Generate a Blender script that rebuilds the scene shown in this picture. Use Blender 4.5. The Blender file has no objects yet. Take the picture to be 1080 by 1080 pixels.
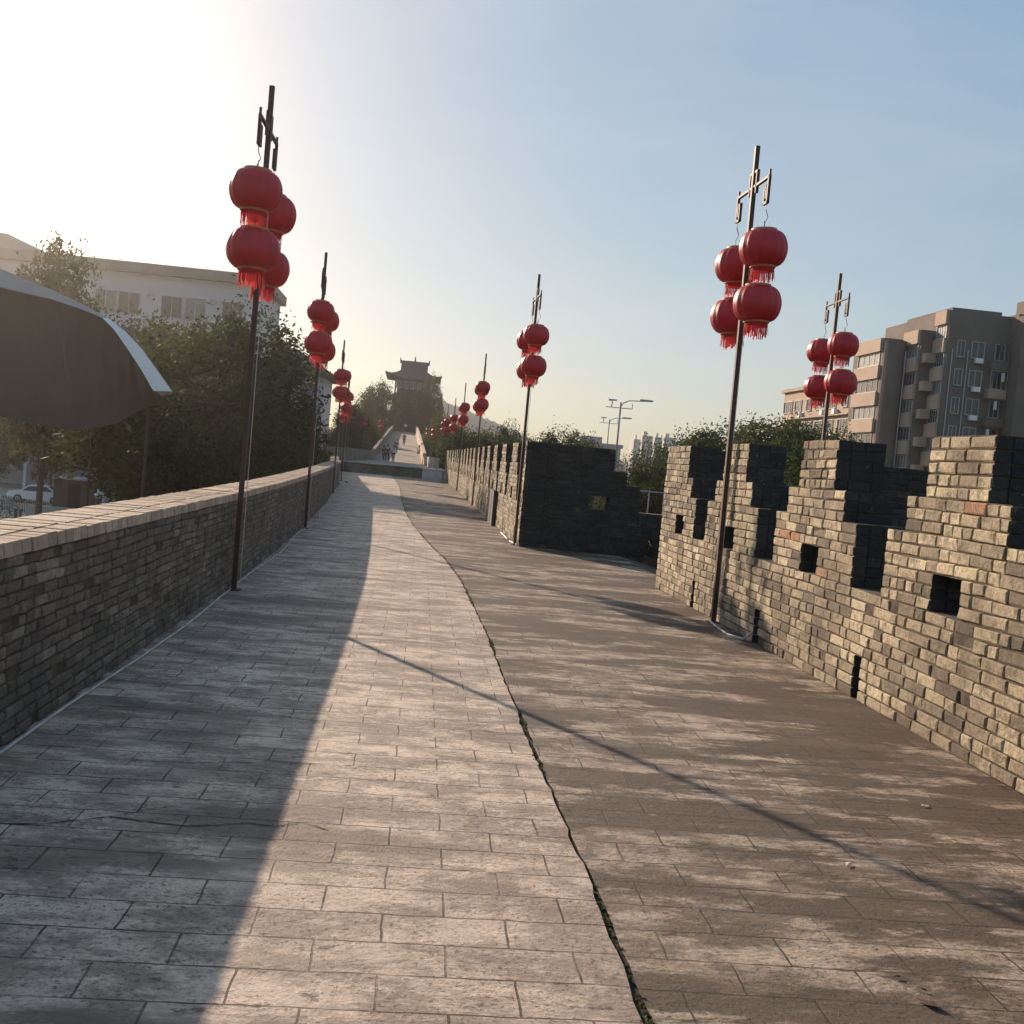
import bpy, bmesh, math, random
from mathutils import Vector, Matrix
random.seed(7)
R = math.radians
scn = bpy.context.scene
COL = scn.collection
# ------------------------------------------------------------------ camera
EYE = 1.6
F, ROLL = 1122.0, R(5.2)
PITCH, YAW = R(2.61), R(5.09)
fw = Vector((math.sin(YAW)*math.cos(PITCH), math.cos(YAW)*math.cos(PITCH), -math.sin(PITCH)))
rt0 = Vector((math.cos(YAW), -math.sin(YAW), 0)); up0 = rt0.cross(fw)
rt = rt0*math.cos(ROLL) + up0*math.sin(ROLL)
up = -rt0*math.sin(ROLL) + up0*math.cos(ROLL)
cd = bpy.data.cameras.new('camera'); cam = bpy.data.objects.new('camera', cd); COL.objects.link(cam)
cd.sensor_width = 36; cd.sensor_fit = 'HORIZONTAL'; cd.lens = 36*F/1080; cd.clip_end = 6000; cd.clip_start = .05
m = Matrix((rt, up, -fw)).transposed().to_4x4(); m.translation = (0, 0, EYE); cam.matrix_world = m
scn.camera = cam
def at(x, y, Y):            # the place at distance Y seen at photo pixel x, y (used to measure the site)
    r = fw + rt*((x-540)/F) - up*((y-540)/F)
    return Vector((0, 0, EYE)) + r*(Y/r.y)
# ------------------------------------------------------------------ world, sun, exposure
SUN_EL, SUN_AZ = R(19.4), R(30)      # azimuth left of +Y
S = Vector((-math.sin(SUN_AZ)*math.cos(SUN_EL), math.cos(SUN_AZ)*math.cos(SUN_EL), math.sin(SUN_EL)))
w = bpy.data.worlds.new('World'); scn.world = w; w.use_nodes = True
nt = w.node_tree; bg = nt.nodes['Background']; sky = nt.nodes.new('ShaderNodeTexSky')
sky.sky_type = 'NISHITA'; sky.sun_disc = False; sky.sun_elevation = SUN_EL; sky.sun_rotation = -SUN_AZ
sky.air_density = 1.0; sky.dust_density = 0.6; sky.ozone_density = 1.2; sky.altitude = 0
gm = nt.nodes.new('ShaderNodeGamma'); gm.inputs[1].default_value = .28; nt.links.new(sky.outputs[0], gm.inputs[0])
hs = nt.nodes.new('ShaderNodeHueSaturation'); hs.inputs['Saturation'].default_value = 2.4; hs.inputs['Value'].default_value = 2.6; nt.links.new(gm.outputs[0], hs.inputs['Color'])
tn_ = nt.nodes.new('ShaderNodeMix'); tn_.data_type = 'RGBA'; tn_.blend_type = 'MULTIPLY'; tn_.inputs[0].default_value = 1; tn_.inputs[7].default_value = (.985,.99,1.0,1)
tc_ = nt.nodes.new('ShaderNodeTexCoord'); mp_ = nt.nodes.new('ShaderNodeMapping'); mp_.inputs['Scale'].default_value = (1.6,1.6,5); mp_.inputs['Rotation'].default_value = (.3,.25,.4); nt.links.new(tc_.outputs['Generated'], mp_.inputs[0])
cn_ = nt.nodes.new('ShaderNodeTexNoise'); cn_.inputs['Scale'].default_value = 1.7; cn_.inputs['Detail'].default_value = 6; cn_.inputs['Roughness'].default_value = .55; cn_.inputs['Distortion'].default_value = .6; nt.links.new(mp_.outputs[0], cn_.inputs['Vector'])
cr_ = nt.nodes.new('ShaderNodeMapRange'); cr_.inputs[1].default_value = .45; cr_.inputs[2].default_value = .75; cr_.inputs[3].default_value = 0; cr_.inputs[4].default_value = .2; nt.links.new(cn_.outputs[0], cr_.inputs[0])
cm_ = nt.nodes.new('ShaderNodeMix'); cm_.data_type = 'RGBA'; cm_.inputs[7].default_value = (5.2,5.2,5.3,1); nt.links.new(cr_.outputs[0], cm_.inputs[0]); nt.links.new(hs.outputs[0], cm_.inputs[6])   # thin high cloud
nt.links.new(cm_.outputs[2], tn_.inputs[6]); nt.links.new(tn_.outputs[2], bg.inputs[0]); bg.inputs[1].default_value = 0.1
sl = bpy.data.lights.new('sun', 'SUN'); so = bpy.data.objects.new('sun', sl); COL.objects.link(so)
sl.energy = 5.0; sl.angle = R(0.5); sl.color = (1, .79, .6)
so.rotation_euler = S.to_track_quat('Z', 'Y').to_euler(); so.location = (-30, 50, 40)
scn.view_settings.view_transform = 'Standard'; scn.view_settings.look = 'None'
scn.view_settings.exposure = 0.62; scn.view_settings.gamma = 1
scn.cycles.volume_bounces = 0
# ------------------------------------------------------------------ object helpers
def tag(o, label=None, cat=None, group=None, kind=None):
    if label: o['label'] = label
    if cat: o['category'] = cat
    if group: o['group'] = group
    if kind: o['kind'] = kind
    return o
def empty(name, loc=(0, 0, 0), rz=0):
    o = bpy.data.objects.new(name, None); COL.objects.link(o); o.location = loc; o.rotation_euler = (0, 0, rz)
    o.empty_display_size = .2
    return o
class MB:
    def __init__(s): s.v = []; s.f = []; s.mi = []; s.bv = []; s.sm = False
    def add(s, vs, fs, mi=0, bv=0.5):
        n = len(s.v); s.v += [tuple(p) for p in vs]
        for f in fs: s.f.append([n+i for i in f]); s.mi.append(mi); s.bv.append(bv)
    def box(s, a, b, mi=0, bv=.5):
        x0, y0, z0 = a; x1, y1, z1 = b
        s.add([(x0,y0,z0),(x1,y0,z0),(x1,y1,z0),(x0,y1,z0),(x0,y0,z1),(x1,y0,z1),(x1,y1,z1),(x0,y1,z1)],
              [(0,3,2,1),(4,5,6,7),(0,1,5,4),(1,2,6,5),(2,3,7,6),(3,0,4,7)], mi, bv)
    def hexa(s, p, mi=0, bv=.5):
        s.add(p, [(0,3,2,1),(4,5,6,7),(0,1,5,4),(1,2,6,5),(2,3,7,6),(3,0,4,7)], mi, bv)
    def bar(s, a, b, r, r2=None, n=6, mi=0, cap=True):
        a, b = Vector(a), Vector(b); d = (b-a)
        if d.length < 1e-6: return
        q = d.to_track_quat('Z', 'Y'); r2 = r if r2 is None else r2; vs = []
        off = math.pi/n
        for P, rr in ((a, r), (b, r2)):
            for i in range(n):
                t = 2*math.pi*i/n+off; vs.append(P + q @ Vector((math.cos(t)*rr, math.sin(t)*rr, 0)))
        fs = [(i, (i+1) % n, n+(i+1) % n, n+i) for i in range(n)]
        if cap: fs += [tuple(range(n-1, -1, -1)), tuple(range(n, 2*n))]
        s.add(vs, fs, mi)
    def tube(s, pts, r, n=6, mi=0):
        for i in range(len(pts)-1):
            ra = r[i] if isinstance(r, (list, tuple)) else r; rb = r[i+1] if isinstance(r, (list, tuple)) else r
            s.bar(pts[i], pts[i+1], ra, rb, n, mi)
    def lathe(s, prof, n=24, c=(0,0,0), mi=0, scal=None, closed=False):
        vs = []; fs = []
        for k, (r, z) in enumerate(prof):
            for i in range(n):
                t = 2*math.pi*i/n; rr = r*(scal(i, k) if scal else 1)
                vs.append((c[0]+math.cos(t)*rr, c[1]+math.sin(t)*rr, c[2]+z))
        for k in range(len(prof)-1):
            for i in range(n):
                j = (i+1) % n; fs.append((k*n+i, k*n+j, (k+1)*n+j, (k+1)*n+i))
        if closed: fs += [tuple(range(n-1, -1, -1)), tuple(range((len(prof)-1)*n, len(prof)*n))]
        s.add(vs, fs, mi)
    def mesh(s, name, mats, smooth=False):
        me = bpy.data.meshes.new(name); me.from_pydata(s.v, [], s.f); me.update()
        for mt in (mats if isinstance(mats, (list, tuple)) else [mats]): me.materials.append(mt)
        me.polygons.foreach_set('material_index', s.mi)
        a = me.attributes.new('bv', 'FLOAT', 'FACE'); a.data.foreach_set('value', s.bv)
        if smooth: me.polygons.foreach_set('use_smooth', [True]*len(s.f))
        return me
    def build(s, name, mats, parent=None, smooth=False, loc=None):
        o = bpy.data.objects.new(name, s.mesh(name, mats, smooth)); COL.objects.link(o)
        if parent is not None: o.parent = parent
        if loc is not None: o.location = loc
        return o
def copy_tree(o, parent=None):
    c = o.copy(); COL.objects.link(c); c.parent = parent
    for ch in o.children: copy_tree(ch, c)
    return c
# ------------------------------------------------------------------ materials
class NT:
    def __init__(s, name):
        s.m = bpy.data.materials.new(name); s.m.use_nodes = True; s.t = s.m.node_tree; s.b = s.t.nodes['Principled BSDF']
    def n(s, typ, **kw):
        nd = s.t.nodes.new(typ)
        for k, v in kw.items(): setattr(nd, k, v)
        return nd
    def l(s, a, b): s.t.links.new(a, b)
    def math(s, op, a, b=None, c=None, clamp=False):
        nd = s.n('ShaderNodeMath', operation=op, use_clamp=clamp)
        for i, v in enumerate((a, b, c)):
            if v is None: continue
            if isinstance(v, (int, float)): nd.inputs[i].default_value = v
            else: s.l(v, nd.inputs[i])
        return nd.outputs[0]
    def mix(s, fac, a, b, blend='MIX'):
        nd = s.n('ShaderNodeMix', data_type='RGBA', blend_type=blend)
        for v, i in ((fac, 0), (a, 6), (b, 7)):
            if isinstance(v, (int, float)): nd.inputs[i].default_value = v
            elif isinstance(v, tuple): nd.inputs[i].default_value = (*v, 1)
            else: s.l(v, nd.inputs[i])
        return nd.outputs[2]
    def co(s, scale=(1,1,1), rot=(0,0,0), loc=(0,0,0), kind='Object'):
        tc = s.n('ShaderNodeTexCoord'); mp = s.n('ShaderNodeMapping'); s.l(tc.outputs[kind], mp.inputs[0])
        mp.inputs['Scale'].default_value = scale; mp.inputs['Rotation'].default_value = rot; mp.inputs['Location'].default_value = loc
        return mp.outputs[0]
    def noise(s, vec, scale, detail=4, rough=.55, lo=None, hi=None, dist=0):
        nd = s.n('ShaderNodeTexNoise'); s.l(vec, nd.inputs['Vector'])
        nd.inputs['Scale'].default_value = scale; nd.inputs['Detail'].default_value = detail; nd.inputs['Roughness'].default_value = rough
        nd.inputs['Distortion'].default_value = dist
        o = nd.outputs[0]
        if lo is not None: o = s.rng(o, lo, hi)
        return o
    def rng(s, v, lo, hi, a=0, b=1):
        nd = s.n('ShaderNodeMapRange', clamp=True); s.l(v, nd.inputs[0])
        for i, q in enumerate((lo, hi, a, b)): nd.inputs[i+1].default_value = q
        return nd.outputs[0]
    def ramp(s, v, stops, interp='LINEAR'):
        nd = s.n('ShaderNodeValToRGB'); s.l(v, nd.inputs[0]); cr = nd.color_ramp; cr.interpolation = interp
        while len(cr.elements) < len(stops): cr.elements.new(.5)
        for e, (p, c) in zip(cr.elements, stops): e.position = p; e.color = (*c, 1)
        return nd.outputs[0]
    def bump(s, h, strength=.4, dist=.02):
        nd = s.n('ShaderNodeBump'); s.l(h, nd.inputs['Height']); nd.inputs['Strength'].default_value = strength; nd.inputs['Distance'].default_value = dist
        s.l(nd.outputs[0], s.b.inputs['Normal'])
    def base(s, c, rough=.85):
        if isinstance(c, tuple): s.b.inputs['Base Color'].default_value = (*c, 1)
        else: s.l(c, s.b.inputs['Base Color'])
        s.b.inputs['Roughness'].default_value = rough
        return s
def simple(name, c, rough=.7, metal=0, var=.25, scale=3, spec=.5):
    t = NT(name); nz = t.noise(t.co(), scale, 5, .6, .3, .7)
    c2 = tuple(x*(1-var) for x in c)
    t.base(t.mix(nz, c2, c), rough); t.b.inputs['Metallic'].default_value = metal
    t.b.inputs['Specular IOR Level'].default_value = spec
    t.bump(t.noise(t.co(), scale*12, 3), .15, .005)
    return t.m
def brick_mat(name, stops, grime=.5, seed=0, dark=(.06,.055,.05)):
    t = NT(name); at_ = t.n('ShaderNodeAttribute', attribute_name='bv')
    col = t.ramp(at_.outputs['Fac'], stops)
    co = t.co(loc=(seed, seed*2, 0))
    fine = t.noise(co, 34, 6, .7, .34, .62)                 # pitting inside a brick
    col = t.mix(t.math('MULTIPLY', t.math('SUBTRACT', 1, fine), .5), col, dark)
    blot = t.noise(co, 1.1, 6, .65, .42, .66)
    col = t.mix(t.math('MULTIPLY', blot, grime), col, dark)
    spk = t.noise(co, 7, 8, .8, .5, .6)
    col = t.mix(t.math('MULTIPLY', spk, .6), col, tuple(x*1.2 for x in dark))
    lite = t.noise(t.co(loc=(seed+9, 3, 5)), 14, 5, .7, .6, .72)
    col = t.mix(t.math('MULTIPLY', lite, .3), col, (.5, .45, .36))
    t.base(col, .92)
    h = t.math('ADD', t.noise(co, 22, 6, .7), t.math('MULTIPLY', t.noise(co, 90, 4, .6), .5))
    t.bump(h, 1.0, .018)
    return t.m
BRK = [(0, (.12,.1,.075)), (.2, (.24,.195,.135)), (.42, (.43,.35,.235)), (.65, (.58,.475,.315)), (.93, (.76,.645,.43)), (.975, (.52,.29,.17)), (1, (.45,.2,.11))]
M = {}
M['brick'] = brick_mat('weathered_brick', BRK, .62, 0, (.075,.058,.04))
M['brick_shaded'] = brick_mat('shade_toned_brick', [(0,(.02,.019,.018)),(.4,(.034,.032,.029)),(.8,(.055,.052,.046)),(1,(.09,.08,.068))], .3, 6, (.02,.02,.02))  # dark copy of the brick: shade of reveals and bastion walls put into colour
M['brick_left'] = brick_mat('parapet_brick', [(0,(.13,.098,.072)),(.3,(.21,.16,.118)),(.7,(.29,.225,.168)),(.95,(.4,.325,.245)),(1,(.5,.42,.33))], .6, 4)
M['coping'] = brick_mat('coping_brick', [(0,(.42,.31,.22)),(.5,(.58,.44,.32)),(1,(.72,.56,.42))], .08, 8, (.25,.19,.14))
def mortar():
    t = NT('mortar'); co = t.co()
    t.base(t.mix(t.noise(co, 7, 6, .7, .35, .65), (.035,.026,.018), (.13,.1,.07)), .95)
    t.bump(t.noise(co, 45, 5, .7), .8, .015); return t.m
M['mortar'] = mortar()
def rampart_brick():
    t = NT('rampart_brick'); g = t.n('ShaderNodeNewGeometry'); sp = t.n('ShaderNodeSeparateXYZ'); t.l(g.outputs['Position'], sp.inputs[0])
    cb = t.n('ShaderNodeCombineXYZ'); t.l(t.math('ADD', sp.outputs[0], sp.outputs[1]), cb.inputs[0]); t.l(sp.outputs[2], cb.inputs[1])
    br = t.n('ShaderNodeTexBrick'); t.l(cb.outputs[0], br.inputs[0]); br.inputs['Scale'].default_value = 1
    br.inputs['Brick Width'].default_value = .28; br.inputs['Row Height'].default_value = .086; br.inputs['Mortar Size'].default_value = .008
    br.inputs['Color1'].default_value = (.16,.14,.11,1); br.inputs['Color2'].default_value = (.26,.22,.17,1); br.inputs['Mortar'].default_value = (.06,.05,.04,1)
    t.base(t.mix(t.noise(t.co(), .8, 6, .6, .35, .7), br.outputs[0], (.05,.05,.035)), .9); t.bump(br.outputs[1], -.4, .01); return t.m
M['rampart'] = rampart_brick()

def paving(name, light, mid, dark, cover, seed, tilt, stain=.7):
    """stamped concrete slabs 0.42 x 0.216 m, worn and stained"""
    t = NT(name); co = t.co(rot=(0, 0, tilt), loc=(.2+seed*.13, .02, 0))
    br = t.n('ShaderNodeTexBrick'); wob = t.n('ShaderNodeVectorMath', operation='ADD')
    nz = t.n('ShaderNodeTexNoise'); nz.inputs['Scale'].default_value = 6; t.l(co, nz.inputs['Vector'])
    sc = t.n('ShaderNodeVectorMath', operation='SCALE'); t.l(nz.outputs['Color'], sc.inputs[0]); sc.inputs['Scale'].default_value = .018
    t.l(co, wob.inputs[0]); t.l(sc.outputs[0], wob.inputs[1]); t.l(wob.outputs[0], br.inputs[0])
    br.inputs['Scale'].default_value = 1; br.inputs['Brick Width'].default_value = .425; br.inputs['Row Height'].default_value = .216
    br.inputs['Mortar Size'].default_value = .0044; br.inputs['Mortar Smooth'].default_value = .25
    br.inputs['Color1'].default_value = (0,0,0,1); br.inputs['Color2'].default_value = (1,1,1,1)
    gap = t.noise(t.co(loc=(3, seed, 0)), 2.2, 4, .6, .3, .55)           # some joints are worn flat
    joint = t.math('MULTIPLY', br.outputs['Fac'], t.rng(gap, 0, 1, .12, 1))
    tone = t.math('MULTIPLY', t.n('ShaderNodeRGBToBW').outputs[0], 1)
    bw = t.n('ShaderNodeRGBToBW'); t.l(br.outputs['Color'], bw.inputs[0]); tone = bw.outputs[0]
    streak = t.noise(t.co(scale=(.55, 1.7, 1), loc=(seed*3, 1, 0), rot=(0,0,tilt)), 1.0, 9, .68, *cover)
    streak2 = t.noise(t.co(scale=(.35, 2.6, 1), loc=(seed*5, 4, 0), rot=(0,0,tilt)), 1.6, 8, .72, .4, .64)
    s1 = t.math('ADD', streak, t.math('MULTIPLY', t.math('SUBTRACT', tone, .5), .22), clamp=True)
    mott = t.noise(t.co(scale=(1, 1.5, 1), loc=(seed+6, 3, 0)), 2.6, 12, .74, .44, .54)
    s1 = t.math('MULTIPLY', s1, t.rng(mott, 0, 1, .3, 1))
    col = t.mix(s1, dark, light)
    col = t.mix(t.math('MULTIPLY', streak2, .3), col, mid)
    big = t.noise(t.co(scale=(.5, .22, 1), loc=(seed, 7, 0)), 1.0, 5, .6, .36, .66)
    col = t.mix(t.math('MULTIPLY', big, .2), col, dark)
    stn = t.math('MULTIPLY', t.noise(t.co(scale=(.75, 1.8, 1), loc=(seed+11, 6, 0)), 1.5, 13, .76, .5, .55), stain)
    col = t.mix(stn, col, tuple(x*1.15 for x in dark))
    grain = t.noise(t.co(), 60, 6, .75, .36, .66)
    blotch = t.noise(t.co(scale=(1, 1.5, 1), loc=(seed+2, 5, 0)), 3.2, 10, .74, .5, .6)
    col = t.mix(t.math('MULTIPLY', blotch, .3), col, tuple(x*.8 for x in mid))
    col = t.mix(t.math('MULTIPLY', t.math('SUBTRACT', 1, grain), .4), col, tuple(x*.55 for x in dark))
    scuff = t.noise(t.co(scale=(1, 1.8, 1), loc=(seed, 2, 0)), 7, 10, .82, .56, .6)
    patch = t.noise(t.co(loc=(seed+4, 9, 0)), .9, 3, .5, .42, .56)
    col = t.mix(t.math('MULTIPLY', t.math('MULTIPLY', scuff, patch), .8), col, tuple(x*.3 for x in dark))
    lite = t.noise(t.co(scale=(.7, 1.6, 1), loc=(seed+1, 2, 0)), 5, 8, .8, .62, .68)
    col = t.mix(t.math('MULTIPLY', lite, .45), col, tuple(min(1, x*1.35) for x in light))
    spk = t.math('MULTIPLY', t.noise(t.co(scale=(1,1.3,1), loc=(seed,8,0)), 38, 8, .85, .53, .57), t.noise(t.co(loc=(seed+3,1,0)), 1.7, 5, .7, .4, .5))
    col = t.mix(t.math('MULTIPLY', spk, .85), col, tuple(x*.35 for x in dark))
    col = t.mix(t.math('MULTIPLY', joint, .92), col, (.03, .024, .018))
    t.base(col, 1); t.b.inputs['Specular IOR Level'].default_value = .35
    t.l(t.rng(grain, 0, 1, .6, .85), t.b.inputs['Roughness'])
    h = t.math('SUBTRACT', t.math('ADD', t.math('MULTIPLY', grain, .16), t.math('MULTIPLY', t.noise(t.co(scale=(.8, 1.6, 1)), 12, 7, .65), .7)), t.math('MULTIPLY', joint, 1.3))
    h = t.math('ADD', h, t.math('MULTIPLY', tone, .3))
    t.bump(h, 1.0, .016)
    return t.m
M['pave_light'] = paving('pale_stamped_paving', (.96,.76,.6), (.48,.37,.285), (.2,.15,.115), (.38, .49), 0, R(0), .55)
M['pave_dark'] = paving('stained_stamped_paving', (.68,.54,.41), (.18,.13,.09), (.098,.07,.047), (.485, .525), 3, R(1.2), .75)
M['soil'] = simple('soil', (.05,.045,.035), .95, scale=8)
M['crack'] = simple('crack_dark', (.035,.028,.02), 1, scale=30)
M['pole'] = simple('brown_painted_steel', (.08,.047,.037), .6, 0, .35, 6, .3)
M['cable'] = simple('white_cable', (.55,.53,.5), .5, scale=10)
M['blackcable'] = simple('dark_cable', (.03,.03,.03), .5)
def lantern_red():
    t = NT('lantern_red'); co = t.co()
    t.base(t.mix(t.noise(co, 5, 4, .6, .3, .7), (.3,.012,.02), (.43,.022,.034)), .45)
    t.b.inputs['Specular IOR Level'].default_value = .6
    tr = t.n('ShaderNodeBsdfTranslucent'); tr.inputs[0].default_value = (.85,.06,.06,1)
    mx = t.n('ShaderNodeMixShader'); mx.inputs[0].default_value = .22
    out = t.t.nodes['Material Output']; t.l(t.b.outputs[0], mx.inputs[1]); t.l(tr.outputs[0], mx.inputs[2]); t.l(mx.outputs[0], out.inputs[0])
    return t.m
M['red'] = lantern_red()
M['gold'] = simple('dull_gold', (.5,.2,.07), .45, .3, .3, 10)
def fringe():
    t = NT('fringe_red'); t.base((.38,.025,.03), .8)
    tr = t.n('ShaderNodeBsdfTranslucent'); tr.inputs[0].default_value = (.55,.05,.05,1)
    mx = t.n('ShaderNodeMixShader'); mx.inputs[0].default_value = .5
    out = t.t.nodes['Material Output']; t.l(t.b.outputs[0], mx.inputs[1]); t.l(tr.outputs[0], mx.inputs[2]); t.l(mx.outputs[0], out.inputs[0]); return t.m
M['fringe'] = fringe()
def leaf(name, a, b, trans=.35):
    t = NT(name); at_ = t.n('ShaderNodeAttribute', attribute_name='bv')
    col = t.mix(at_.outputs['Fac'], a, b); t.base(col, .75); t.b.inputs['Specular IOR Level'].default_value = .15
    tr = t.n('ShaderNodeBsdfTranslucent'); t.l(t.mix(.5, col, tuple(x*1.6 for x in b)), tr.inputs[0])
    mx = t.n('ShaderNodeMixShader'); mx.inputs[0].default_value = trans
    out = t.t.nodes['Material Output']; t.l(t.b.outputs[0], mx.inputs[1]); t.l(tr.outputs[0], mx.inputs[2]); t.l(mx.outputs[0], out.inputs[0])
    return t.m
M['leaf'] = leaf('leaves_dark', (.015,.024,.01), (.05,.068,.022))
M['leaf2'] = leaf('leaves_olive', (.025,.033,.012), (.08,.09,.028))
M['leaf3'] = leaf('leaves_blue_green', (.015,.026,.015), (.045,.068,.032))
M['bark'] = simple('bark', (.09,.07,.05), .95, scale=12)
M['moss'] = leaf('moss', (.03,.035,.012), (.09,.1,.035), .2)
M['dryleaf'] = simple('dry_leaf', (.07,.04,.025), .8, scale=30)
M['paper'] = simple('pale_litter', (.6,.55,.48), .8)
M['concrete'] = simple('concrete', (.4,.37,.33), .9, scale=1.5)
M['ramp'] = simple('ramp_paving', (.3,.25,.2), .95, scale=.8, var=.4)
M['grass'] = simple('grass_ground', (.06,.07,.03), .95, scale=.5)
M['asphalt'] = simple('asphalt', (.07,.068,.065), .9, scale=.6)
M['plaza'] = simple('plaza_paving', (.42,.36,.29), .85, scale=.4)
M['whitewall'] = simple('white_render_wall', (.48,.47,.5), .85, scale=.4, var=.12)
M['greyroof'] = simple('grey_roof', (.17,.16,.15), .85, scale=.7)
M['tan'] = simple('tan_render', (.42,.31,.23), .88, scale=.35, var=.2)
M['greyrender'] = simple('grey_render', (.17,.135,.115), .9, scale=.35, var=.3)
M['glass'] = simple('window_glass', (.04,.045,.05), .15, 0, .4, 1.5)
M['glass2'] = simple('curtained_glass', (.2,.21,.2), .3, 0, .5, 1.5)
M['frame'] = simple('window_frame', (.45,.45,.44), .5)
M['darkmetal'] = simple('dark_metal', (.06,.06,.065), .5, .4)
M['greymetal'] = simple('grey_metal', (.4,.4,.42), .5, .3)
M['whitemetal'] = simple('white_paint', (.75,.75,.76), .35, 0, .08)
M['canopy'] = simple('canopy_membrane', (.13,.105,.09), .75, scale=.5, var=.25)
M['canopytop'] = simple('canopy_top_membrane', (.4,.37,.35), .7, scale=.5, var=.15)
M['trim'] = simple('white_trim', (.75,.75,.74), .6, scale=1, var=.1)
M['timber'] = simple('tower_timber', (.035,.022,.02), .8, scale=1)
M['tile'] = simple('roof_tile', (.035,.032,.032), .75, scale=1)
M['brown'] = simple('brown_panel', (.11,.07,.045), .8, scale=1)
M['darkgrey'] = simple('dark_grey_sheet', (.04,.044,.052), .6)
M['rubber'] = simple('rubber', (.02,.02,.02), .8)
M['skin'] = simple('skin', (.45,.28,.2), .6)
M['hair'] = simple('hair', (.02,.018,.016), .6)
M['cloth_dark'] = simple('dark_cloth', (.03,.03,.04), .9)
M['cloth_blue'] = simple('blue_cloth', (.06,.08,.14), .9)
M['cloth_white'] = simple('white_cloth', (.7,.7,.7), .9)
M['cloth_red'] = simple('maroon_cloth', (.2,.05,.06), .9)
M['city'] = simple('pale_tower_render', (.5,.47,.44), .8, scale=.05)
M['citywin'] = simple('tower_windows', (.15,.18,.2), .4, scale=.05)
M['hill'] = simple('hill_woodland', (.06,.085,.09), .95, scale=.02)
M['planter'] = simple('pale_blue_grey_box', (.5,.53,.58), .7)

# ------------------------------------------------------------------ brick masonry
CH = .0855            # course height
SHADEWALL = [False]  # when set, every brick of the wall takes the painted-shade copy
def polypath(pts):
    L = [0]
    for a, b in zip(pts, pts[1:]): L.append(L[-1]+math.dist(a, b))
    nrm = []
    for i in range(len(pts)):
        a = pts[max(0, i-1)]; b = pts[min(len(pts)-1, i+1)]; d = Vector((b[0]-a[0], b[1]-a[1])).normalized()
        nrm.append(d)
    def P(s, t, z, side):     # side +1: wall thickness to the right of travel
        s2 = min(max(s, 0), L[-1])
        i = 0
        while i < len(L)-2 and s2 > L[i+1]: i += 1
        u = (s2-L[i])/(L[i+1]-L[i]); a, b = pts[i], pts[i+1]
        d = nrm[i].lerp(nrm[i+1], u).normalized()
        e = s-s2
        return (a[0]+(b[0]-a[0])*u + d.y*t*side + d.x*e, a[1]+(b[1]-a[1])*u - d.x*t*side + d.y*e, z)
    return P, L[-1]
def brick(mb, P, side, s0, s1, t0, t1, z0, z1, rnd, off=0.0, jit=.0042, ch=.008, dark=None):
    bv = min(1, max(0, rnd.betavariate(2.2, 2.2)))
    if rnd.random() < .005: bv = rnd.uniform(.96, 1)
    elif bv > .93: bv = .93
    t0 = t0+off
    j = lambda: rnd.uniform(-jit, jit)
    v = []
    tilt = rnd.uniform(-.0025, .0025)
    for tt, ins in ((t1, 0), (t0+ch, 0), (t0, ch)):
        for (s, z) in ((s0+ins, z0+ins), (s1-ins, z0+ins), (s1-ins, z1-ins), (s0+ins, z1-ins)):
            wob = .006*math.sin(s*1.7+z0*5)+.002*math.sin(s*5.3+z0*11) + tilt*(1 if s > (s0+s1)/2 else -1)
            v.append(P(s+j(), tt+(j()*.9 if tt < t1 else 0), z+j()*.7+(wob if .1 < z0 < 1.98 else 0), side))
    fs = [(8,9,10,11)]
    for k in (0, 4):
        for i in range(4):
            q = (i+1) % 4; fs.append((k+i, k+q, k+4+q, k+4+i))
    if side > 0: fs = [f[::-1] for f in fs]
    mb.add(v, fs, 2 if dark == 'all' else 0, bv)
    if dark in ('a', 'b', 'ab'):      # faces in a reveal get the dark copy: shade painted as colour
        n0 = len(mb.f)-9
        for q in ([3] if dark == 'a' else [1] if dark == 'b' else [1, 3]): mb.mi[n0+1+q] = 2; mb.mi[n0+5+q] = 2
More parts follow.
